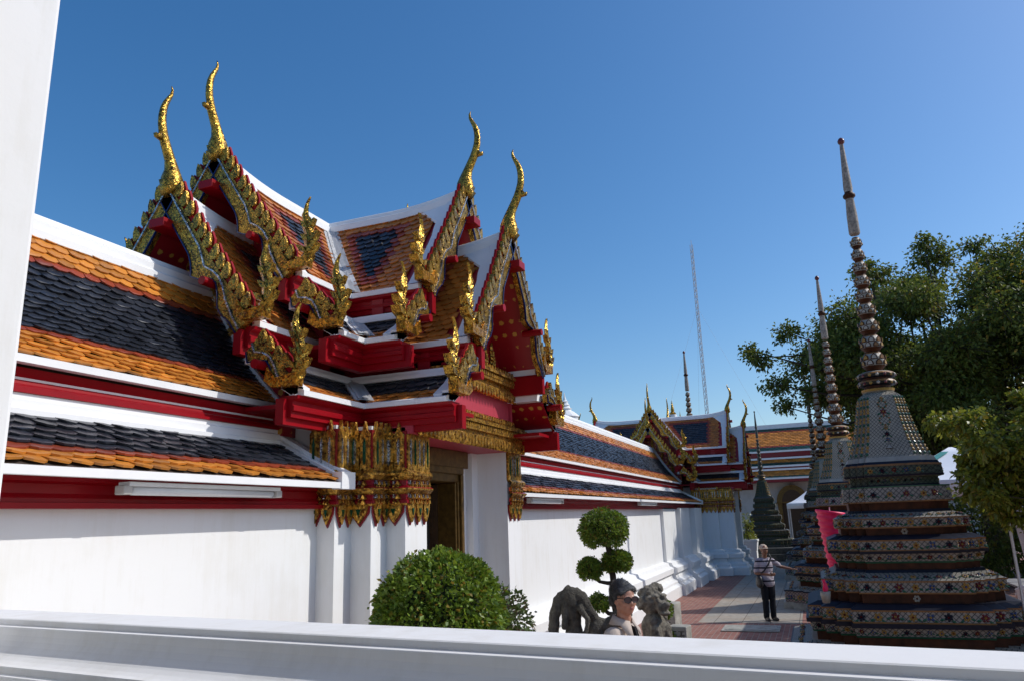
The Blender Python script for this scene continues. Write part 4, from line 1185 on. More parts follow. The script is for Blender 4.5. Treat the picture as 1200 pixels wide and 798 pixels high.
for yy in (-.55, 9.0, -9.0):
    mb = MB()
    mb.box(-.3, .1, yy - 1.05, yy - .75, 0, 3.0); mb.box(-.3, .1, yy + .75, yy + 1.05, 0, 3.0)
    for s_ in (1.0, .8):
        pts = [(-1.35 * s_, 2.9)] + [(-1.1 * s_ * math.cos(a) , 2.95 + 1.25 * s_ * math.sin(a) ** 1.0) for a in [PI * k / 14 for k in range(0, 8)]] + [(0, 4.5 * s_ + .9 * (1 - s_) * 3)] + [(1.1 * s_ * math.cos(a), 2.95 + 1.25 * s_ * math.sin(a)) for a in [PI * k / 14 for k in range(7, -1, -1)]] + [(1.35 * s_, 2.9)]
        mb.prism(pts, lambda p, k: (-.38 + .05 * s_ * (0 if k == 0 else 8) - (.08 if s_ < 1 else 0) * (1 - k), yy + p[0], p[1]))
    fixn(mb.build('door_surround', M['goldleaf2'], h))
    mb = MB(); mb.box(-.12, -.02, yy - .75, yy + .75, 0, 3.0); mb.prism([(-.72 * math.cos(PI * k / 10), 3.0 + .85 * math.sin(PI * k / 10)) for k in range(11)], lambda p, k: (-.50 if k == 0 else -.4, yy + p[0], p[1])); mb.build('door_leaf', M['wood'], h)

# ---- far things over the roofs
w = thing('white_chedi', 'white bell topped chedi lantern peeping over the long gallery roof', 'chedi', (57, 17.6, 0)); w.scale = (1, 1, .98)
mb = MB(); mb.lathe([(2.0, 0), (2.0, 6), (1.4, 6.5), (1.25, 9.6), (1.35, 9.7)], n=8); mb.build('tower', M['white_worn'], w)
mb = MB(); mb.lathe([(1.05, 9.7), (1.05, 10.3), (1.15, 10.35), (1.1, 10.45), (.75, 10.75), (.5, 10.9), (.48, 11.0), (.58, 11.05), (.40, 11.15), (.36, 11.3), (.42, 11.35), (.28, 11.45), (.25, 11.6), (.3, 11.64), (.16, 11.75), (.08, 12.0), (.03, 12.35), (0, 12.4)], n=16); mb.build('crown', M['white_worn'], w, False)
for k in range(8):
    a = 2 * PI * k / 8 + PI / 8
    mb = MB(); mb.M = Matrix.Rotation(a, 4, 'Z'); mb.box(.95, 1.0 + .035, -.2, .2, 9.75, 10.15); mb.build('niche', M['dark'], w)
def spike(x, y, z, s, label):
    t = thing('gilded_spire', label, 'spire', (x, y, 0), 0, 'far gilded spires')
    mb = MB(); mb.lathe([(.5, 0), (.45, z * .8), (.22, z * .9)], n=10); mb.build('shaft', M['white_worn'], t)
    mb = MB(); mb.lathe([(.22 * s, z * .9), (.25 * s, z * .9 + .1), (.12 * s, z * .92), (.14 * s, z * .93), (.08 * s, z * .96), (.0, z)], n=10); mb.build('finial', M['gold'], t)
spike(45, 7.22, 9.05, .8, 'small gilded spire left of the great ringed spire above the far gate')
spike(48, 7.25, 8.75, .5, 'thinner short spire close beside the great ringed spire above the far gate')
t = thing('radio_mast', 'tall thin lattice radio mast standing far behind the far gate', 'mast', (150, 17.4, 0))
M['mast'] = plain('mast_paint', (.36, .35, .37), .6); M['mastred'] = plain('mast_red_paint', (.35, .12, .1), .6)
mb = MB(); Hh = 56
for k in range(3):
    a = 2 * PI * k / 3; mb.tube([(.38 * math.cos(a), .38 * math.sin(a), 0), (.30 * math.cos(a), .30 * math.sin(a), Hh)], .055, 5)
for i in range(46):
    z = i * 1.2
    for k in range(3):
        a, b = 2 * PI * k / 3, 2 * PI * (k + 1) / 3; r = .38 - .08 * z / Hh
        mb.tube([(r * math.cos(a), r * math.sin(a), z), (r * math.cos(b), r * math.sin(b), z + 1.2)], .035, 4)
mb.tube([(0, 0, Hh - .5), (0, 0, Hh + 1)], .05, 4)
mb.build('lattice', M['mast'], t)
mb = MB()
for k in range(3):
    a = 2 * PI * k / 3 + .3
    for zz in (20, 42): mb.tube([(.3 * math.cos(a), .3 * math.sin(a), zz), (zz * .45 * math.cos(a), zz * .45 * math.sin(a), 0)], .012, 4)
mb.build('guy_wire', M['mast'], t)

# ---- trees
def cloud(seed, n, c, r, r0, zmin=0, hole=.0):
    rng = np.random.default_rng(seed); out = []
    while len(out) < n:
        u = rng.normal(size=3); u /= np.linalg.norm(u)
        p = np.array(c) + u * np.array(r) * rng.uniform(.45, 1.0) ** .6
        if p[2] < zmin: continue
        out.append((*p, r0 * rng.uniform(.6, 1.15)))
    return out
tb = (35.5, -6.6, 0)
cl = cloud(11, 95, (0, .3, 8.6), (6.2, 6.6, 3.9), 1.35, 4.2) + cloud(12, 46, (-1.0, -1.0, 6.0), (5.0, 6.0, 2.5), 1.3, 3.0)
cl += [(-3.2, 8.0, 8.6, .75), (-3, 7.4, 7.4, .8), (-2.8, 6.8, 9.6, .7), (-3, 7.2, 6.5, .6), (-3, 8.4, 9.0, .5), (-2, 3.5, 12.1, .6), (-2, 1.2, 12.9, .6), (-2.4, -.5, 12.4, .6)]
crown_tree('broadleaf_tree', 'large dark green tree rising behind the row of stupas', tb, cl, .42, 820, .165, M['tree_leaf'], 3, .4, limbs=9, group='trees behind the stupas')
tb = (30.5, -12.5, 0)
cl = cloud(21, 96, (0, .8, 8.2), (5.5, 6.5, 4.0), 1.3, 3.2)
crown_tree('broadleaf_tree', 'second dark tree with yellowing leaves at the right edge of the picture', tb, cl, .36, 700, .16, leaf_mat('yellowing_leaf', (.05, .08, .012), (.15, .19, .026), .55, .38, (.25, .18, .02)), 5, .4, limbs=8, group='trees behind the stupas')
tb = (11.4, -3.45, 0)
rngs = random.Random(8)
cl = []
for k in range(34):
    x = rngs.uniform(-.75, .6); y = rngs.uniform(-.6, 1.55); z = rngs.uniform(2.45, 3.65)
    if y > .75 and (z < 2.6 + (y - .75) * .9): z = rngs.uniform(3.0, 3.6)
    cl.append((x, y, z, .26))
cl += [(-.1, 1.75, 3.42, .22), (0, 1.85, 3.5, .16), (.1, 1.45, 2.55, .2), (0, 1.3, 2.3, .15), (.1, 1.1, 2.2, .2), (0, .9, 2.1, .2), (0, .8, 2.35, .28), (0, .6, 2.2, .3), (.1, .9, 2.9, .3), (0, .5, 3.9, .3), (0, .2, 4.0, .3)]
for k in range(20): cl.append((rngs.uniform(-.3, .3), rngs.uniform(.75, 1.5), rngs.uniform(2.35, 3.2), .24))
crown_tree('young_tree', 'young tree with light yellow green leaves overhanging the right side of the nearest stupa', tb, cl, .07, 420, .078, M['sap_leaf'], 9, .55, limbs=6)

# ---- clipped shrubs by the wall
rng = np.random.default_rng(2)
t = thing('dome_shrub', 'large clipped dome shaped green shrub in front of the near gate columns', 'shrub', (6.06, 3.08, 0))
q, d = ball(rng, (0, 0, 1.60), .56, 15000, (1.05, .98, .98), -.5, .2)
mb = MB(); ico(mb, (0, 0, 1.60), .44, 3, 0, (1.05, 1, .95))
leafmesh('crown', [leaves(q, d, .052, .62, .1, rng)], [M['box_leaf'], M['core']], t, mb)
mb = MB()
for k in range(4): mb.tube([(.05 * math.cos(k * 1.6), .05 * math.sin(k * 1.6), 0), (.1 * math.cos(k * 1.6), .08 * math.sin(k * 1.6), .8), (.25 * math.cos(k * 1.6), .2 * math.sin(k * 1.6), 1.5)], [.045, .035, .02], 7)
mb.build('trunk', M['bark'], t)
t = thing('low_shrub', 'smaller loose shrub growing against the right foot of the dome shrub', 'shrub', (6.82, 3.0, 0))
q, d = ball(rng, (0, 0, 1.45), .44, 3600, (1.25, 1.0, .85), -.6, .45)
mb = MB(); ico(mb, (0, 0, 1.42), .26, 3, 0, (1.2, 1, .8))
leafmesh('crown', [leaves(q, d, .05, .6, .1, rng)], [leaf_mat('dusky_leaf', (.04, .06, .02), (.10, .15, .03), .4, .2, (.14, .08, .05)), M['core']], t, mb)
mb = MB()
for k in range(3): mb.tube([(.04 * k, 0, 0), (.1 * k - .1, .05, .8), (.2 * k - .2, .05, 1.4)], [.035, .025, .015], 6)
mb.build('trunk', M['bark'], t)
t = thing('cloud_pruned_tree', 'cloud pruned topiary tree with round leaf balls on a bare bent trunk by the wall', 'topiary tree', (11.43, 2.91, .288), R(-68)); t.scale = (.88,) * 3
mb = MB()
mb.tube([(.06, 0, -.36), (.08, .02, .5), (.0, 0, .95), (.0, 0, 1.3), (-.03, 0, 1.7), (-.10, .0, 2.15)], [.085, .08, .066, .056, .05, .04], 9)
mb.tube([(.0, 0, 1.3), (-.10, .02, 1.30), (-.24, 0, 1.33), (-.38, 0, 1.45)], [.04, .034, .028, .02], 7)
mb.tube([(-.01, 0, 1.45), (.04, .05, 1.55), (.08, .06, 1.62)], [.035, .028, .02], 7)
mb.tube([(.0, 0, .8), (-.12, -.02, .82), (-.27, 0, .95)], [.04, .035, .03], 7)
mb.build('trunk', M['bark'], t, True)
for c, r, n, sc in (((-.12, 0, 2.19), .41, 6500, (1.0, 1, .83)), ((-.39, 0, 1.54), .2, 2300, (1.0, 1, .95)), ((.08, .05, 1.645), .255, 3000, (1.0, 1, .75)), ((-.28, 0, .985), .165, 1400, (1.0, 1, .95))):
    q, d = ball(rng, c, r, n, sc, -.85, .3)
    mb = MB(); ico(mb, c, r * .7, 3, 0, sc)
    leafmesh('leaf_ball', [leaves(q, d, .048, .6, .1, rng)], [M['box_leaf'], M['core']], t, mb)
def bush(x, y, r, z, n, label, m='box_leaf'):
    t = thing('small_bush', label, 'bush', (x, y, 0), 0, 'small bushes round the carved stones')
    q, d = ball(rng, (0, 0, z), r, n, (1.1, 1, 1), -.9, .35)
    mb = MB(); ico(mb, (0, 0, z), r * .65, 2)
    leafmesh('foliage', [leaves(q, d, .05, .6, .1, rng)], [M[m], M['core']], t, mb)
    mb = MB(); mb.tube([(0, 0, 0), (.02, 0, z)], [.03, .02], 6); mb.build('stem', M['bark'], t)
bush(14.45, 2.82, .19, .72, 1500, 'small round bush between the carved lion head and the inscribed stone block')
bush(13.9, 2.62, .16, .26, 900, 'little bush at the front foot of the carved lion pillar')
bush(8.95, 3.55, .2, .92, 1200, 'small bush tuft beside the low rock right of the dome shrub')

# ---- carved stones
def stonework(name, label, cat, loc, fn, voxel=.02, disp=((.12, .05), (.035, .018)), rz=0, group=None):
    bm = bmesh.new(); fn(bm)
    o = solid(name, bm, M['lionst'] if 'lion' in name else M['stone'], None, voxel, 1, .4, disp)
    o.location = loc; o.rotation_euler = (0, 0, rz)
    return tag(o, label, cat, group)
def rock_arch(bm):
    pth = [(-.29, .0, .085), (-.31, .75, .075), (-.29, 1.08, .075), (-.21, 1.28, .09), (-.06, 1.37, .11), (.08, 1.31, .11), (.17, 1.16, .085), (.28, 1.0, .08), (.42, .92, .10), (.56, .98, .12), (.66, 1.08, .13)]
    for p, q in zip(pth, pth[1:]): capsule(bm, (p[0], 0, p[1]), (q[0], 0, q[1]), p[2], q[2])
    capsule(bm, (-.02, .03, 0), (-.02, .03, .9), .17, .12); capsule(bm, (-.02, .03, .9), (-.05, 0, 1.32), .11, .13)
    capsule(bm, (.30, .02, 0), (.28, .02, .92), .17, .13); capsule(bm, (.55, .0, 0), (.56, 0, .95), .2, .15)
    capsule(bm, (.06, -.1, 1.20), (.16, -.17, 1.05), .045, .035); capsule(bm, (.16, -.17, 1.05), (.12, -.19, .88), .035, .03); capsule(bm, (.12, -.19, .88), (.02, -.18, .86), .03, .025)
    capsule(bm, (-.13, -.06, 1.26), (-.16, -.10, .95), .05, .04)
    for k, (x, z) in enumerate(((-.30, 1.18), (-.21, 1.38), (-.08, 1.47), (.05, 1.44), (.16, 1.30), (.66, 1.22))):
        capsule(bm, (x, 0, z - .12), (x, 0, z - .01), .055, .03, 7)
stonework('carved_rock', 'dark carved grotto rock with a knobbly arch and holes, left of the man in sunglasses', 'carved stone', (10.5, 3.25, 0), rock_arch, .013, ((.09, .03), (.03, .014)), rz=R(-68))
def lion(bm):
    capsule(bm, (0, 0, 0), (0, 0, .5), .24, .19); ell(bm, (0, 0, .55), (.20, .22, .26)); ell(bm, (-.02, .02, .96), (.19, .21, .2))
    ell(bm, (.0, -.2, .90), (.12, .13, .10)); ell(bm, (.0, -.25, .80), (.10, .10, .045)); ell(bm, (.0, -.32, .94), (.06, .05, .045))
    for sg in (-1, 1):
        ell(bm, (sg * .09, -.19, 1.0), (.05, .05, .045)); ell(bm, (sg * .09, -.16, 1.07), (.08, .06, .035))
        capsule(bm, (sg * .14, -.2, 0), (sg * .12, -.14, .55), .09, .10); ell(bm, (sg * .15, -.28, .06), (.1, .13, .07))
    rg = random.Random(4)
    for k in range(60):
        a = rg.uniform(0, 2 * PI); e = rg.uniform(-.5, 1.4)
        p = Vector((math.cos(a) * math.cos(e) * .21, math.sin(a) * math.cos(e) * .21 + .05, .97 + math.sin(e) * .22))
        if p.y < -.12: continue
        ell(bm, p, (.045, .045, .045), None, 2)
    for k in range(26):
        a = rg.uniform(PI, 2 * PI); ell(bm, (math.cos(a) * .22, math.sin(a) * .2, rg.uniform(.1, .75)), (.06, .055, .065), None, 2)
    capsule(bm, (-.05, .05, 1.1), (.12, .02, 1.2), .09, .08); ell(bm, (.17, .0, 1.17), (.09, .09, .085))
stonework('carved_lion', 'grey carved guardian lion with a curled mane, right behind the man in sunglasses', 'carved stone', (13.35, 2.75, 0), lion, .014, ((.05, .03), (.02, .012)), rz=R(-30))
def lowrock(bm):
    for k, (x, z, r) in enumerate(((0, .75, .13), (.12, .84, .12), (.24, .86, .12), (.36, .80, .12), (.44, .90, .08))):
        ell(bm, (x, 0, z), (r * 1.2, r, r)); capsule(bm, (x, 0, 0), (x, 0, z), .16, .11)
    for k in range(12): ell(bm, (k * .04, -.1, .8 + .1 * math.sin(k)), (.06, .05, .06), None, 2)
stonework('low_rock', 'low scaly carved rock lying at the wall foot behind the low shrub', 'carved stone', (8.95, 3.75, 0), lowrock, .014, ((.05, .03), (.02, .012)), rz=R(-68))
def stone_block(x, y, sx, sy, h, rz, label):
    t = thing('stone_block', label, 'stone block', (x, y, 0), rz, 'stone blocks by the carved lion')
    mb = MB(); mb.box(-sx, sx, -sy, sy, 0, h); bevel(mb.build('body', M['block'], t), .02, 2)
    mb = MB()
    for k in range(2):
        for j in range(4): 
            z = h * .85 - j * h * .17; yy = -sy * .45 + k * sy * .8
            mb.box(-sx - .006, -sx + .004, yy - .05, yy + .05, z - .012, z); mb.box(-sx - .006, -sx + .004, yy - .01, yy + .01, z - .06, z - .012); mb.box(-sx - .006, -sx + .004, yy - .055, yy + .03, z - .07, z - .058)
    mb.build('carved_border', M['stone'], t)
stone_block(15.75, 3.0, .22, .26, .70, R(-8), 'pale square stone block standing on the brick paving beside the white plinth')
stone_block(14.05, 2.45, .16, .17, .50, R(-8), 'smaller pale stone post in front of the round bush by the lion')

# ---- tents and the things under them
M['tent'] = plain('tent_canvas', (.74, .76, .80), .7, 0, 2, .06); M['pole'] = plain('tent_pole', (.6, .6, .6), .4, .4)
M['teal'] = plain('teal_band', (.05, .28, .25), .6)
def tent(x, y, hx, hy, ze, zp, label, band=False, side=()):
    t = thing('canopy_tent', label, 'tent', (x, y, 0), 0, 'white canopy tents')
    mb = MB(); K = 8
    for k in range(4):
        c = [(-hx, -hy), (hx, -hy), (hx, hy), (-hx, hy)]; a, b = c[k], c[(k + 1) % 4]
        rings = []
        for j in range(K + 1):
            s_ = j / K; z = ze + (zp - ze) * (s_ ** 1.35); f = 1 - s_ * .98
            rings.append([(a[0] * f + (b[0] - a[0]) * f * i / 4, a[1] * f + (b[1] - a[1]) * f * i / 4, z - .04 * math.sin(PI * i / 4) * (1 - s_)) for i in range(5)])
        mb.loft(rings, False)
        mb.add([(*a, ze), (*b, ze), (*b, ze - .28), (*a, ze - .28)], [(0, 1, 2, 3)])
    o = mb.build('canopy', M['tent'], t, True); so = o.modifiers.new('s', 'SOLIDIFY'); so.thickness = .008
    for sx in (-1, 1):
        for sy in (-1, 1):
            mb = MB(); mb.box(sx * (hx - .04) - .035, sx * (hx - .04) + .035, sy * (hy - .04) - .035, sy * (hy - .04) + .035, 0, ze - .01); mb.build('leg', M['pole'], t)
    if band:
        mb = MB(); f = lambda s_, o: (-hx * (1 - s_ * .98) - .012, hy * .95 * (1 - s_ * .98) - o, ze + (zp - ze) * s_ ** 1.35 + .012)
        a = [f(s_ / 8, .0) for s_ in range(1, 8)]; b = [(p[0], p[1] - .14, p[2]) for p in a]; mb.loft([a, b], False)
        o = mb.build('teal_stripe', M['teal'], t); so = o.modifiers.new('s', 'SOLIDIFY'); so.thickness = .006
    for sd in side:
        mb = MB()
        if sd == 'b':
            pts = [[(hx - .02 + .04 * math.sin(i * 1.3), -hy + 2 * hy * i / 20, z) for i in range(21)] for z in (.1, ze - .02)]
        if sd == 'f':
            pts = [[(-hx + .02 + .03 * math.sin(i * 1.3), hy - .0 - .8 * i / 12, z) for i in range(13)] for z in (.1, ze - .02)]
        mb.loft(pts, False); o = mb.build('side_curtain', M['tent'], t, True); so = o.modifiers.new('s', 'SOLIDIFY'); so.thickness = .006
    return t
tent(17.9, -2.75, 1.75, 1.62, 2.85, 3.55, 'white canopy tent with a teal stripe behind the right side of the nearest stupa', True)
tent(24.5, -4.6, 1.9, 1.9, 2.9, 3.9, 'second white canopy tent just behind the striped one')
tent(47.6, -.35, 1.75, 1.8, 2.75, 4.0, 'small white canopy tent in front of the hall beyond the row of stupas')
M['plastic'] = plain('white_plastic', (.70, .70, .72), .35, 0, 4, .04)
def chair(x, y, rz, label):
    t = thing('plastic_chair', label, 'chair', (x, y, 0), rz, 'white plastic chairs under the tent')
    mb = MB(); mb.box(-.22, .22, -.22, .22, .42, .45); bevel(mb.build('seat', M['plastic'], t), .012)
    mb = MB()
    rings = [[(-.22 + .44 * i / 6, .20 + .10 * k / 4 + .03 * math.cos((i - 3) * .7), .45 + .42 * k / 4 - (.03 * abs(i - 3) if k == 4 else 0)) for i in range(7)] for k in range(5)]
    mb.loft(rings, False); o = mb.build('backrest', M['plastic'], t, True); s_ = o.modifiers.new('s', 'SOLIDIFY'); s_.thickness = .02
    for sx in (-1, 1):
        mb = MB(); mb.tube([(sx * .25, .25, .68), (sx * .26, 0, .67), (sx * .25, -.22, .64), (sx * .23, -.24, .44)], .022, 7); mb.build('armrest', M['plastic'], t, True)
        for sy in (-1, 1):
            mb = MB(); mb.tube([(sx * .2, sy * .2, .43), (sx * .25, sy * .26, 0)], [.028, .02], 7); mb.build('leg', M['plastic'], t, True)
chair(17.6, -3.75, R(40), 'white plastic armchair under the tent right of the nearest stupa')
chair(17.2, -4.4, R(120), 'white plastic chair farther back under the tent, half hidden by the first')
t = thing('folding_table', 'long folding table in the shade of the striped tent', 'table', (19.3, -4.0, 0))
mb = MB(); mb.box(-.9, .9, -.4, .4, .72, .76); bevel(mb.build('tabletop', plain('table_top', (.3, .29, .28), .5), t), .01)
for sx in (-1, 1):
    for sy in (-1, 1):
        mb = MB(); mb.tube([(sx * .8, sy * .33, .72), (sx * .82, sy * .35, 0)], .018, 6); mb.build('leg', M['pole'], t)
# a hanging cloth at the right edge
mb = MB(); rings = []
for k in range(15):
    s_ = k / 14
    rings.append([(12.6 + .06 * math.sin(i * 1.7 + s_ * 2) + .3 * s_, -2.55 - .28 * s_ - i * .085, 2.3 - 2.15 * s_) for i in range(16)])
mb.loft(rings, False); o = mb.build('hanging_cloth', plain('white_cloth', (.66, .62, .66), .8, 0, 3, .12, .3), None, True); s_ = o.modifiers.new('s', 'SOLIDIFY'); s_.thickness = .006
tag(o, 'pale white sheet hanging slantwise beside the tent at the right edge', 'sheet')
t = thing('sheet_rail', 'thin metal rail on two posts that carries the hanging white sheet', 'rail', (12.6, -3.2, 0))
mb = MB(); mb.tube([(0, .7, 2.32), (0, -.9, 2.32)], .018, 7); mb.build('rail', M['pole'], t)
for yy in (.7, -.9): mb = MB(); mb.tube([(0, yy, 2.34), (0.02, yy, 0)], .02, 7); mb.build('post', M['pole'], t)
# pink pleated cloth and its little companion
M['pinkc'] = plain('pink_cloth', (.9, .012, .11), .5, 0, 5, .1)
mb = MB(); rings = []
K = 44
for k in range(K + 1):
    s_ = k / K; z = 2.36 - 1.28 * s_
    r = (.245 - .08 * s_) + .014 * math.sin(k * PI / 2)
    cx, cy = 15.2 + .1 * s_, -.25 - .05 * s_
    rings.append([(cx + math.cos(2 * PI * i / 20) * r, cy + math.sin(2 * PI * i / 20) * r, z + .04 * math.sin(2 * PI * i / 20)) for i in range(20)])
mb.loft(rings, True, 0, True)
o = mb.build('pink_streamer', M['pinkc'], None, True); tag(o, 'bright pink pleated cloth streamer hanging beside the left flank of the nearest stupa', 'streamer')
t = thing('streamer_pole', 'thin pole with an arm carrying the pink pleated streamer behind the nearest stupa', 'pole', (15.45, -.25, 0))
mb = MB(); mb.tube([(0, 0, 0), (0, 0, 2.42), (-.25, 0, 2.42)], .012, 6); mb.build('shaft', M['pole'], t)
t = thing('lotus_pot', 'small white pot holding a pink lotus petal on the stupa ledge', 'pot', (12.35, .0, 1.07))
mb = MB(); mb.lathe([(.05, 0), (.07, .1), (.075, .16), (.06, .16), (.055, .1)], n=14); mb.build('pot', M['porc'], t, True)
mb = MB()
for a in (0, 1.9, 3.6):
    pts = [(-.025, .14), (-.05, .2), (-.03, .28), (.03, .33), (.01, .26), (.03, .2), (.02, .14)]
    c, s2 = math.cos(a), math.sin(a)
    mb.prism(pts, lambda p, k: (p[0] * c - (.006 if k else -.006) * s2, p[0] * s2 + (.006 if k else -.006) * c, p[1]))
fixn(mb.build('petal', M['pinkc'], t))
# distant garden wall, so that the ground does not run out to nothing under the trees
t = thing('compound_wall', 'long low compound wall in the shade far behind the tents', 'wall', (55, -30, 0))
mb = MB(); mb.box(-.2, .2, -32, 12, 0, 4.5); mb.build('wall', M['dull_white'], t)
mb = MB(); mb.box(-.4, .4, -32, 12, 4.5, 4.7); mb.build('coping', M['trim'], t)

for k, (x, y, r, lb) in enumerate(((27.5, -4.6, 1.3, 'broad dark shrub in the tree shade right behind the tents'), (27.0, -7.6, 1.5, 'taller dark shrub under the trees, right of the other shrub behind the tents'), (24.5, -10.6, 1.4, 'dark shrub farthest right under the trees'))):
    t = thing('shade_shrub', lb, 'shrub', (x, y, 0), 0, 'dark shrubs under the trees')
    rng = np.random.default_rng(40 + k)
    q, d = ball(rng, (0, 0, r * 1.05), r, 5200, (1.1, 1.25, 1.05), -1, .5)
    leafmesh('foliage', [leaves(q, d, .15, .55, .2, rng)], [M['tree_leaf']], t)
    mb = MB()
    for j in range(5): mb.tube([(.06 * j - .12, 0, 0), (.2 * j - .4, .1 * (-1) ** j, r), (.3 * j - .6, .25 * (-1) ** j, r * 1.6)], [.06, .04, .015], 6)
    mb.build('stem', M['bark'], t)

# ---- balustrade and pillar in front of the camera
BN = Vector((-.993, .12, 0)); BD = Vector((.12, .993, 0)); B0 = Vector((1.755, .0, 0))
def bal(name, prof, t0, t1, m, parent):
    mb = MB(); A = []; Bq = []
    for n_, z in prof:
        A.append(B0 + BD * t0 + BN * n_ + Vector((0, 0, z))); Bq.append(B0 + BD * t1 + BN * n_ + Vector((0, 0, z)))
    mb.loft([A, Bq], True, 0, True); return fixn(mb.build(name, m, parent))
b = thing('balustrade', 'white moulded plaster balustrade across the bottom of the picture', 'balustrade', (0, 0, 0))
def cove(n0, z0, r, K=8): return [(n0 + r * 1.32 * (1 - math.cos(PI / 2 * k / K)), z0 - r * math.sin(PI / 2 * k / K)) for k in range(K + 1)]
pr = [(-.21, 2.09), (-.205, 2.1), (-.005, 2.1), (0, 2.097), (.001, 2.078), (.028, 2.076), (.030, 2.073)] 
pr += cove(.031, 2.068, .095) + [(.158, 1.970), (.159, 1.950), (.180, 1.948), (.182, 1.945)] + cove(.183, 1.942, .07) + [(.277, 1.868), (.278, 1.80), (.10, 1.78), (.10, .95), (-.21, .95)]
bal('coping', pr, -6, 7, M['white_worn'], b)
bal('base', [(.10, .952), (.16, .95), (.16, .86), (.16, .0), (-.25, .0), (-.25, .952)], -6, 7, M['white_worn'], b)
mb = MB(); rings = []
A = [B0 + BD * -6 + BN * .161, B0 + BD * 7 + BN * .161, B0 + BD * 7 + BN * 4, B0 + BD * -6 + BN * 4]
mb.loft([[p + Vector((0, 0, 0)) for p in A], [p + Vector((0, 0, .9)) for p in A]], True, 0, True)
o = fixn(mb.build('terrace', M['block'])); o['kind'] = 'structure'
p = thing('pavilion', 'white plaster viewing pavilion whose square pillar fills the left edge', 'pavilion', (1.925, 2.755, 0), math.atan2(.12, .993) * -1)
mb = MB(); mb.box(-.62, 0, 0, .62, .9, 5.2); bevel(mb.build('pillar', M['white_worn'], p), .018, 2)
mb = MB(); mb.box(-6, -.45, -8, 1.2, 4.75, 5.0); mb.build('roof', M['white_worn'], p)
mb = MB(); mb.box(-5.6, -5.0, -7.5, 1.1, .9, 4.75); mb.build('back_wall', M['white_worn'], p)

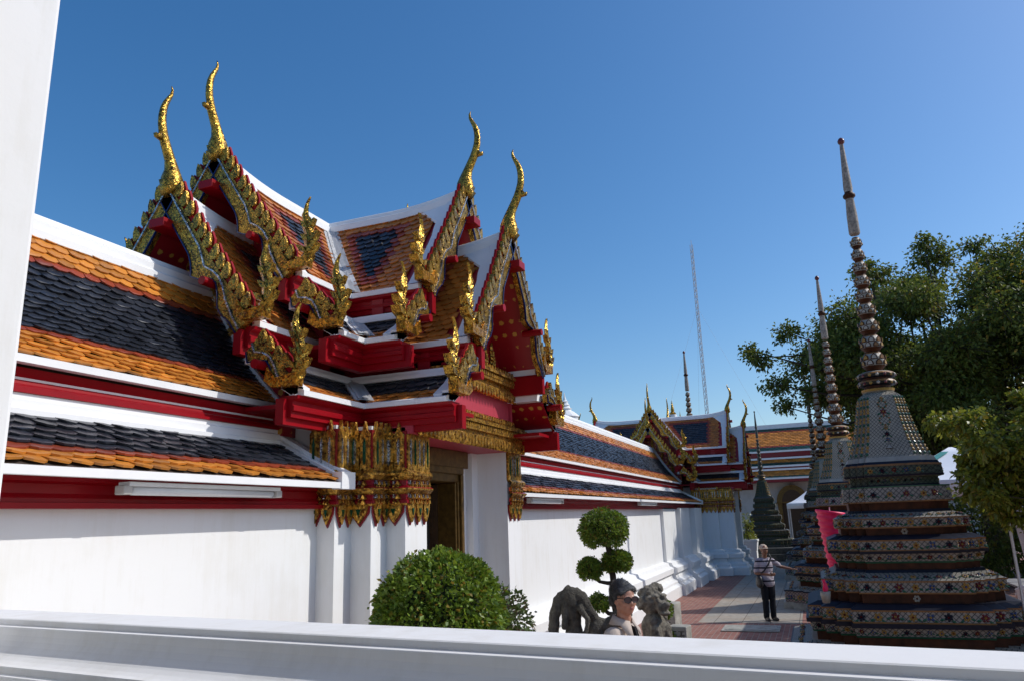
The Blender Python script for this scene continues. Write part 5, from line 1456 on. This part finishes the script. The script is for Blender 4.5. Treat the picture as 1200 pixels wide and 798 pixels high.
# ---- people
SK1 = skinmat('fair_skin', (.42, .20, .13)); SK2 = skinmat('tanned_skin', (.21, .095, .055))  # each man's own complexion
HAIR = plain('greying_hair', (.022, .022, .024), .5, 0, 60, .6, .6)
def man_front():
    bm = bmesh.new()
    Hh = 1.66
    head(bm, (0, -.035, Hh), 1.04)
    capsule(bm, (0, .01, 1.42), (0, -.015, 1.58), .062, .058)
    ell(bm, (0, .015, 1.22), (.165, .105, .22)); ell(bm, (0, .01, 1.0), (.15, .11, .17)); ell(bm, (0, .02, 1.40), (.17, .075, .06))
    for sg in (-1, 1):
        capsule(bm, (sg * .17, .02, 1.385), (sg * .215, .03, 1.10), .055, .042); capsule(bm, (sg * .215, .03, 1.10), (sg * .20, -.05, .86), .040, .027)
        hand(bm, (sg * .20, -.05, .86), (0, -.25, -1), (-sg * .25, -1, .1), (-sg, .1, 0), .55)
        capsule(bm, (sg * .085, .01, .92), (sg * .095, .0, .49), .085, .055); capsule(bm, (sg * .095, .0, .49), (sg * .10, .03, .09), .054, .038)
        capsule(bm, (sg * .10, .04, .05), (sg * .11, -.13, .035), .042, .034)
    o = solid('person', bm, SK1, None, .0085, 3, .5)
    bm = bmesh.new()      # shirt
    ell(bm, (0, .015, 1.24), (.185, .125, .24)); ell(bm, (0, .012, 1.0), (.185, .135, .22)); ell(bm, (0, .02, 1.40), (.185, .09, .065)); capsule(bm, (-.16, .02, 1.39), (.16, .02, 1.39), .072, .072)
    capsule(bm, (0, .0, 1.0), (0, .0, .86), .15, .16)
    for sg in (-1, 1):
        capsule(bm, (sg * .175, .02, 1.385), (sg * .225, .03, 1.10), .072, .06); capsule(bm, (sg * .225, .03, 1.10), (sg * .212, -.035, .90), .057, .048)
    sh = solid('shirt', bm, cloth('cream_shirt', (.50, .42, .36), .10), o, .012, 5, .5, ((.16, .03), (.05, .01)))
    # collar
    mb = MB()
    for sg in (-1, 1):
        pr_ = []
        a = [Vector((sg * .074 * math.cos(t), .005 - .080 * math.sin(t), 1.535 - .045 * max(0, math.sin(t)))) for t in (-1.4, -.9, -.3, .3, .9, 1.35)]
        bq = [Vector((sg * (.105 * math.cos(t) + (.035 if t > .8 else 0)), .005 - .115 * math.sin(t) - (.012 if t > .8 else 0), 1.465 - (.075 if t > .8 else .0))) for t in (-1.4, -.9, -.3, .3, .9, 1.35)]
        mb.loft([a, bq], False)
    c = mb.build('collar', sh.data.materials[0], o, True); s_ = c.modifiers.new('s', 'SOLIDIFY'); s_.thickness = .008
    # open front showing the dark undershirt
    mb = MB()
    mb.prism([(-.016, 1.45), (.016, 1.45), (.038, 1.3), (.044, .90), (.010, .90), (.006, 1.3)], lambda q, k: (q[0] + .01, -.135 + .012 * (q[1] > 1.4) * 3 + (.03 if k else 0) , q[1]))
    fixn(mb.build('undershirt', cloth('black_undershirt', (.012, .012, .014)), o))
    bm = bmesh.new()
    capsule(bm, (-.07, .01, .93), (.07, .01, .93), .125, .125)
    for sg in (-1, 1):
        capsule(bm, (sg * .085, .01, .90), (sg * .095, .0, .49), .105, .08); capsule(bm, (sg * .095, .0, .49), (sg * .10, .025, .10), .078, .066)
    solid('trousers', bm, cloth('grey_trousers', (.10, .10, .105)), o, .014, 4, .5, ((.1, .02),))
    bm = bmesh.new()
    for sg in (-1, 1): capsule(bm, (sg * .10, .05, .045), (sg * .11, -.14, .035), .052, .045)
    solid('shoes', bm, plain('black_shoe', (.02, .018, .016), .4), o, .012, 2)
    bm = bmesh.new()      # hair: cap with a side parted fringe
    ell(bm, (0, .022, Hh + .055), (.088, .110, .104)); ell(bm, (0, .055, Hh - .01), (.088, .076, .085))
    for k in range(9):
        x = -.065 + .0165 * k
        ell(bm, (x, -.070 + 2 * x * x, Hh + .092 - abs(x - .03) * .34), (.020, .045, .026), Matrix.Rotation(R(25), 4, 'X'), 2)
    for sg in (-1, 1): ell(bm, (sg * .080, -.008, Hh + .03), (.014, .042, .055), None, 2)
    hr = solid('hair', bm, HAIR, o, .008, 2, .4, ((.02, .008),))
    rg_ = np.random.default_rng(6); vv = np.array([v.co[:] for v in hr.data.vertices]); ii = rg_.choice(len(vv), 2600)
    p_ = vv[ii]; ctr = np.array([0, .03, Hh + .02]); nrm_ = p_ - ctr; nrm_ /= np.linalg.norm(nrm_, axis=1, keepdims=True)
    dn = np.array([[.25, .1, -.55]]) - nrm_ * 0; tg = dn - nrm_ * np.sum(dn * nrm_, axis=1, keepdims=True) + nrm_ * .06 + rg_.normal(size=p_.shape) * .16
    st_ = leafmesh('hair_strand', [leaves(p_ - nrm_ * .004, tg, .024, .12, .0, rg_, .1)], [plain('dark_hair', (.022, .021, .021), .45, 0, 70, .7, .3)], hr)
    st_['kind'] = 'stuff'
    mb = MB()
    for sg in (-1, 1):
        cx = sg * .034
        ring = [(cx + .034 * math.cos(2 * PI * k / 14) * (1 + .1 * (math.cos(4 * PI * k / 14))), -.139 + .010 * abs(cx + .03 * math.cos(2 * PI * k / 14)) * 10 * .6, Hh + .002 + .027 * math.sin(2 * PI * k / 14)) for k in range(14)]
        mb.add(ring, [list(range(14))], 0)
    s1 = mb.build('sunglasses', plain('dark_lens', (.03, .008, .012), .08, 0, 4, .1, .0, .8), o); s_ = s1.modifiers.new('s', 'SOLIDIFY'); s_.thickness = .004
    mb = MB()
    for sg in (-1, 1):
        cx = sg * .034
        mb.tube([(cx + .031 * math.cos(2 * PI * k / 14), -.140 + .006 * abs(cx + .03 * math.cos(2 * PI * k / 14)) * 10, Hh + .004 + .023 * math.sin(2 * PI * k / 14)) for k in range(15)], .0028, 5)
        mb.tube([(sg * .068, -.132, Hh + .014), (sg * .079, -.06, Hh + .012), (sg * .081, .01, Hh + .008)], .003, 5)
    mb.tube([(-.005, -.142, Hh + .01), (.005, -.142, Hh + .01)], .003, 5)
    mb.build('frame', plain('black_frame', (.015, .012, .012), .3), s1)
    bm = bmesh.new(); ell(bm, (0, -.131, Hh - .058), (.022, .006, .0045), None, 2); ell(bm, (0, -.129, Hh - .068), (.018, .007, .005), None, 2)
    solid('lips', bm, skinmat('lip', (.33, .11, .10)), o, .003, 1)
    return o
def turn_head(root, ang, z0, z1):
    for ob in [root] + [c for c in root.children_recursive]:
        for v in ob.data.vertices:
            f = min(1, max(0, (v.co.z - z0) / (z1 - z0)))
            if f <= 0: continue
            a = ang * f; c, s_ = math.cos(a), math.sin(a); x, y = v.co.x, v.co.y
            v.co.x, v.co.y = x * c - y * s_, x * s_ + y * c
o = man_front()
for ch in [o] + list(o.children):
    if ch.name.startswith(('person', 'shirt')):
        for v in ch.data.vertices:
            if v.co.z < 1.5: v.co.x *= .92
tag(o, 'man in sunglasses with greying hair and an open cream shirt standing before the carved stones', 'person')
o.location = (6.46, 1.58, .035); o.scale = (1.02,) * 3
fd = Vector((-.34, -.94)); turn_head(o, -R(24), 1.475, 1.55); o.rotation_euler = (0, 0, math.atan2(fd.x, -fd.y))
mb = MB(); mb.box(-.5, .5, -.5, .5, 0, .035); q_ = bevel(mb.build('garden_step', M['block']), .01); q_.location = (6.46, 1.58, 0); q_['kind'] = 'structure'

def man_cap():
    bm = bmesh.new(); Hh = 1.60
    head(bm, (0, -.03, Hh), 1.0)
    capsule(bm, (0, .01, 1.38), (0, -.01, 1.53), .058, .055)
    ell(bm, (0, .01, 1.18), (.16, .105, .22)); ell(bm, (0, .01, .97), (.15, .115, .16)); ell(bm, (0, .02, 1.36), (.165, .07, .06))
    # right arm (viewer's left) bent across the belly
    capsule(bm, (-.17, .02, 1.345), (-.235, .03, 1.07), .052, .042); capsule(bm, (-.235, .03, 1.07), (.0, -.19, 1.04), .040, .027)
    hand(bm, (.0, -.19, 1.04), (1, -.12, .02), (0, -.2, 1), (0, 1, .1), .5)
    # left arm stretched out sideways to the stupa
    capsule(bm, (.17, .02, 1.345), (.38, .03, 1.20), .052, .042); capsule(bm, (.38, .03, 1.20), (.62, -.03, 1.14), .040, .027)
    hand(bm, (.62, -.03, 1.14), (1, -.1, -.1), (0, -1, .2), (0, -.1, -1), .35)
    for sg in (-1, 1):
        capsule(bm, (sg * .08, .01, .88), (sg * .085, .0, .47), .08, .052); capsule(bm, (sg * .085, .0, .47), (sg * .085, .03, .09), .05, .036)
        capsule(bm, (sg * .085, .04, .05), (sg * .10, -.13, .035), .040, .033)
    o = solid('person', bm, SK2, None, .0085, 3, .5)
    bm = bmesh.new()
    ell(bm, (0, .012, 1.20), (.182, .125, .235)); ell(bm, (0, .01, .98), (.178, .14, .18)); capsule(bm, (-.155, .02, 1.35), (.155, .02, 1.35), .068, .068); capsule(bm, (-.03, .0, .95), (.03, 0, .86), .15, .15)
    capsule(bm, (-.17, .02, 1.345), (-.222, .03, 1.12), .068, .064); capsule(bm, (.17, .02, 1.345), (.335, .03, 1.235), .068, .064)
    solid('polo_shirt', bm, cloth('striped_polo', (.42, .38, .42), .08, (.15, .07, [(0, (1, 1, 1)), (.30, (.06, .06, .08)), (.55, (1, 1, 1)), (.70, (.5, .45, .5)), (.78, (1, 1, 1))])), o, .012, 4, .5, ((.12, .025),))
    bm = bmesh.new()
    capsule(bm, (-.06, .01, .90), (.06, .01, .90), .12, .12)
    for sg in (-1, 1):
        capsule(bm, (sg * .08, .01, .87), (sg * .085, .0, .47), .10, .078); capsule(bm, (sg * .085, .0, .47), (sg * .085, .025, .08), .075, .068)
    solid('trousers', bm, cloth('black_trousers', (.012, .013, .017)), o, .014, 4, .5, ((.1, .02),))
    bm = bmesh.new()
    for sg in (-1, 1): capsule(bm, (sg * .085, .05, .045), (sg * .10, -.14, .035), .05, .043)
    solid('shoes', bm, plain('brown_shoe', (.03, .022, .018), .4), o, .012, 2)
    bm = bmesh.new(); ell(bm, (0, .02, Hh + .055), (.094, .108, .078)); ell(bm, (0, -.10, Hh + .038), (.07, .085, .012)); ell(bm, (0, -.06, Hh + .04), (.085, .07, .014))
    cp = solid('cap', bm, cloth('beige_cap', (.52, .42, .33)), o, .009, 2)
    bm = bmesh.new(); ell(bm, (0, .05, Hh + .0), (.080, .060, .05)); solid('hair', bm, HAIR, o, .01, 2)
    mb = MB()
    for sg in (-1, 1): mb.lathe([(0, 0), (.008, .001), (.008, .003), (0, .004)], (sg * .03, -.112, Hh - .002), 8)
    mb.build('eyes', plain('eye', (.02, .015, .012), .2), o)
    return o
o = man_cap()
tag(o, 'man in a beige cap, striped polo and black trousers reaching out to the second stupa', 'person')
o.scale = (.955,) * 3; o.location = (18.68, 1.2, .008); fd = Vector((-.86, -.42)); o.rotation_euler = (0, 0, math.atan2(fd.x, -fd.y))
bg = thing('shoulder_bag', 'black shoulder bag hanging at the hip of the man in the cap', 'bag', o.location, o.rotation_euler.z)
bm = bmesh.new(); ell(bm, (-.20, -.06, .86), (.07, .12, .13)); ell(bm, (-.20, -.06, .80), (.075, .125, .10)); solid('pouch', bm, plain('black_nylon', (.013, .012, .012), .5), bg, .012, 2)
mb = MB(); mb.tube([(-.20, .0, .96), (-.10, -.145, 1.08), (.02, -.14, 1.22), (.11, -.095, 1.36), (.12, .0, 1.425), (.09, .10, 1.36), (-.05, .14, 1.15), (-.20, .03, .96)], .011, 6, 0, 1.6); mb.build('strap', M['mast'] if False else plain('strap', (.015, .014, .014), .6), bg)

# ---- sky, sun and camera
world = bpy.data.worlds.new('World'); SC.world = world; world.use_nodes = True
nt = world.node_tree; bgd = nt.nodes['Background']
sk = nt.nodes.new('ShaderNodeTexSky'); sk.sky_type = 'NISHITA'; sk.sun_disc = False
EL, AZ = R(42), math.atan2(-.90, .44)
SD = Vector((math.cos(EL) * math.cos(AZ), math.cos(EL) * math.sin(AZ), math.sin(EL)))
sk.sun_elevation = EL; sk.sun_rotation = math.atan2(SD.x, SD.y)
sk.altitude = 0; sk.air_density = 1.0; sk.dust_density = 1.2; sk.ozone_density = 2.9
hs = nt.nodes.new('ShaderNodeHueSaturation'); hs.inputs['Saturation'].default_value = 1.31
nt.links.new(sk.outputs[0], hs.inputs['Color']); nt.links.new(hs.outputs[0], bgd.inputs[0]); bgd.inputs[1].default_value = .146
ld = bpy.data.lights.new('sun', 'SUN'); ld.energy = 3.25; ld.angle = R(.53); ld.color = (1, .965, .91)
lo = bpy.data.objects.new('sun', ld); COL.objects.link(lo); lo.rotation_euler = SD.to_track_quat('Z', 'Y').to_euler(); lo.location = SD * 60
cd = bpy.data.cameras.new('camera'); cam = bpy.data.objects.new('camera', cd); COL.objects.link(cam)
MM = np.array([[0.36630803447113125, 0.20339304933778185, 0.9079921207604035], [-0.9298707208193773, 0.11571657689183974, 0.3492135684581665], [-0.034042127500321144, -0.9722350237023523, 0.23151715323435174]])
cx_, cy_, cz_ = MM[:, 0], -MM[:, 1], -MM[:, 2]
cam.matrix_world = Matrix(((cx_[0], cy_[0], cz_[0], 0), (cx_[1], cy_[1], cz_[1], 0), (cx_[2], cy_[2], cz_[2], 2.4), (0, 0, 0, 1)))
cd.sensor_width = 36; cd.lens = 880 / 1200 * 36; cd.clip_start = .05; cd.clip_end = 3000
SC.camera = cam
SC.view_settings.view_transform = 'Standard'; SC.view_settings.look = 'None'; SC.view_settings.gamma = 1; SC.view_settings.exposure = 0
SC.cycles.use_denoising = True
SC.cycles.max_bounces = 6; SC.cycles.diffuse_bounces = 3; SC.cycles.glossy_bounces = 3; SC.cycles.transmission_bounces = 3
SC.cycles.sample_clamp_indirect = 6
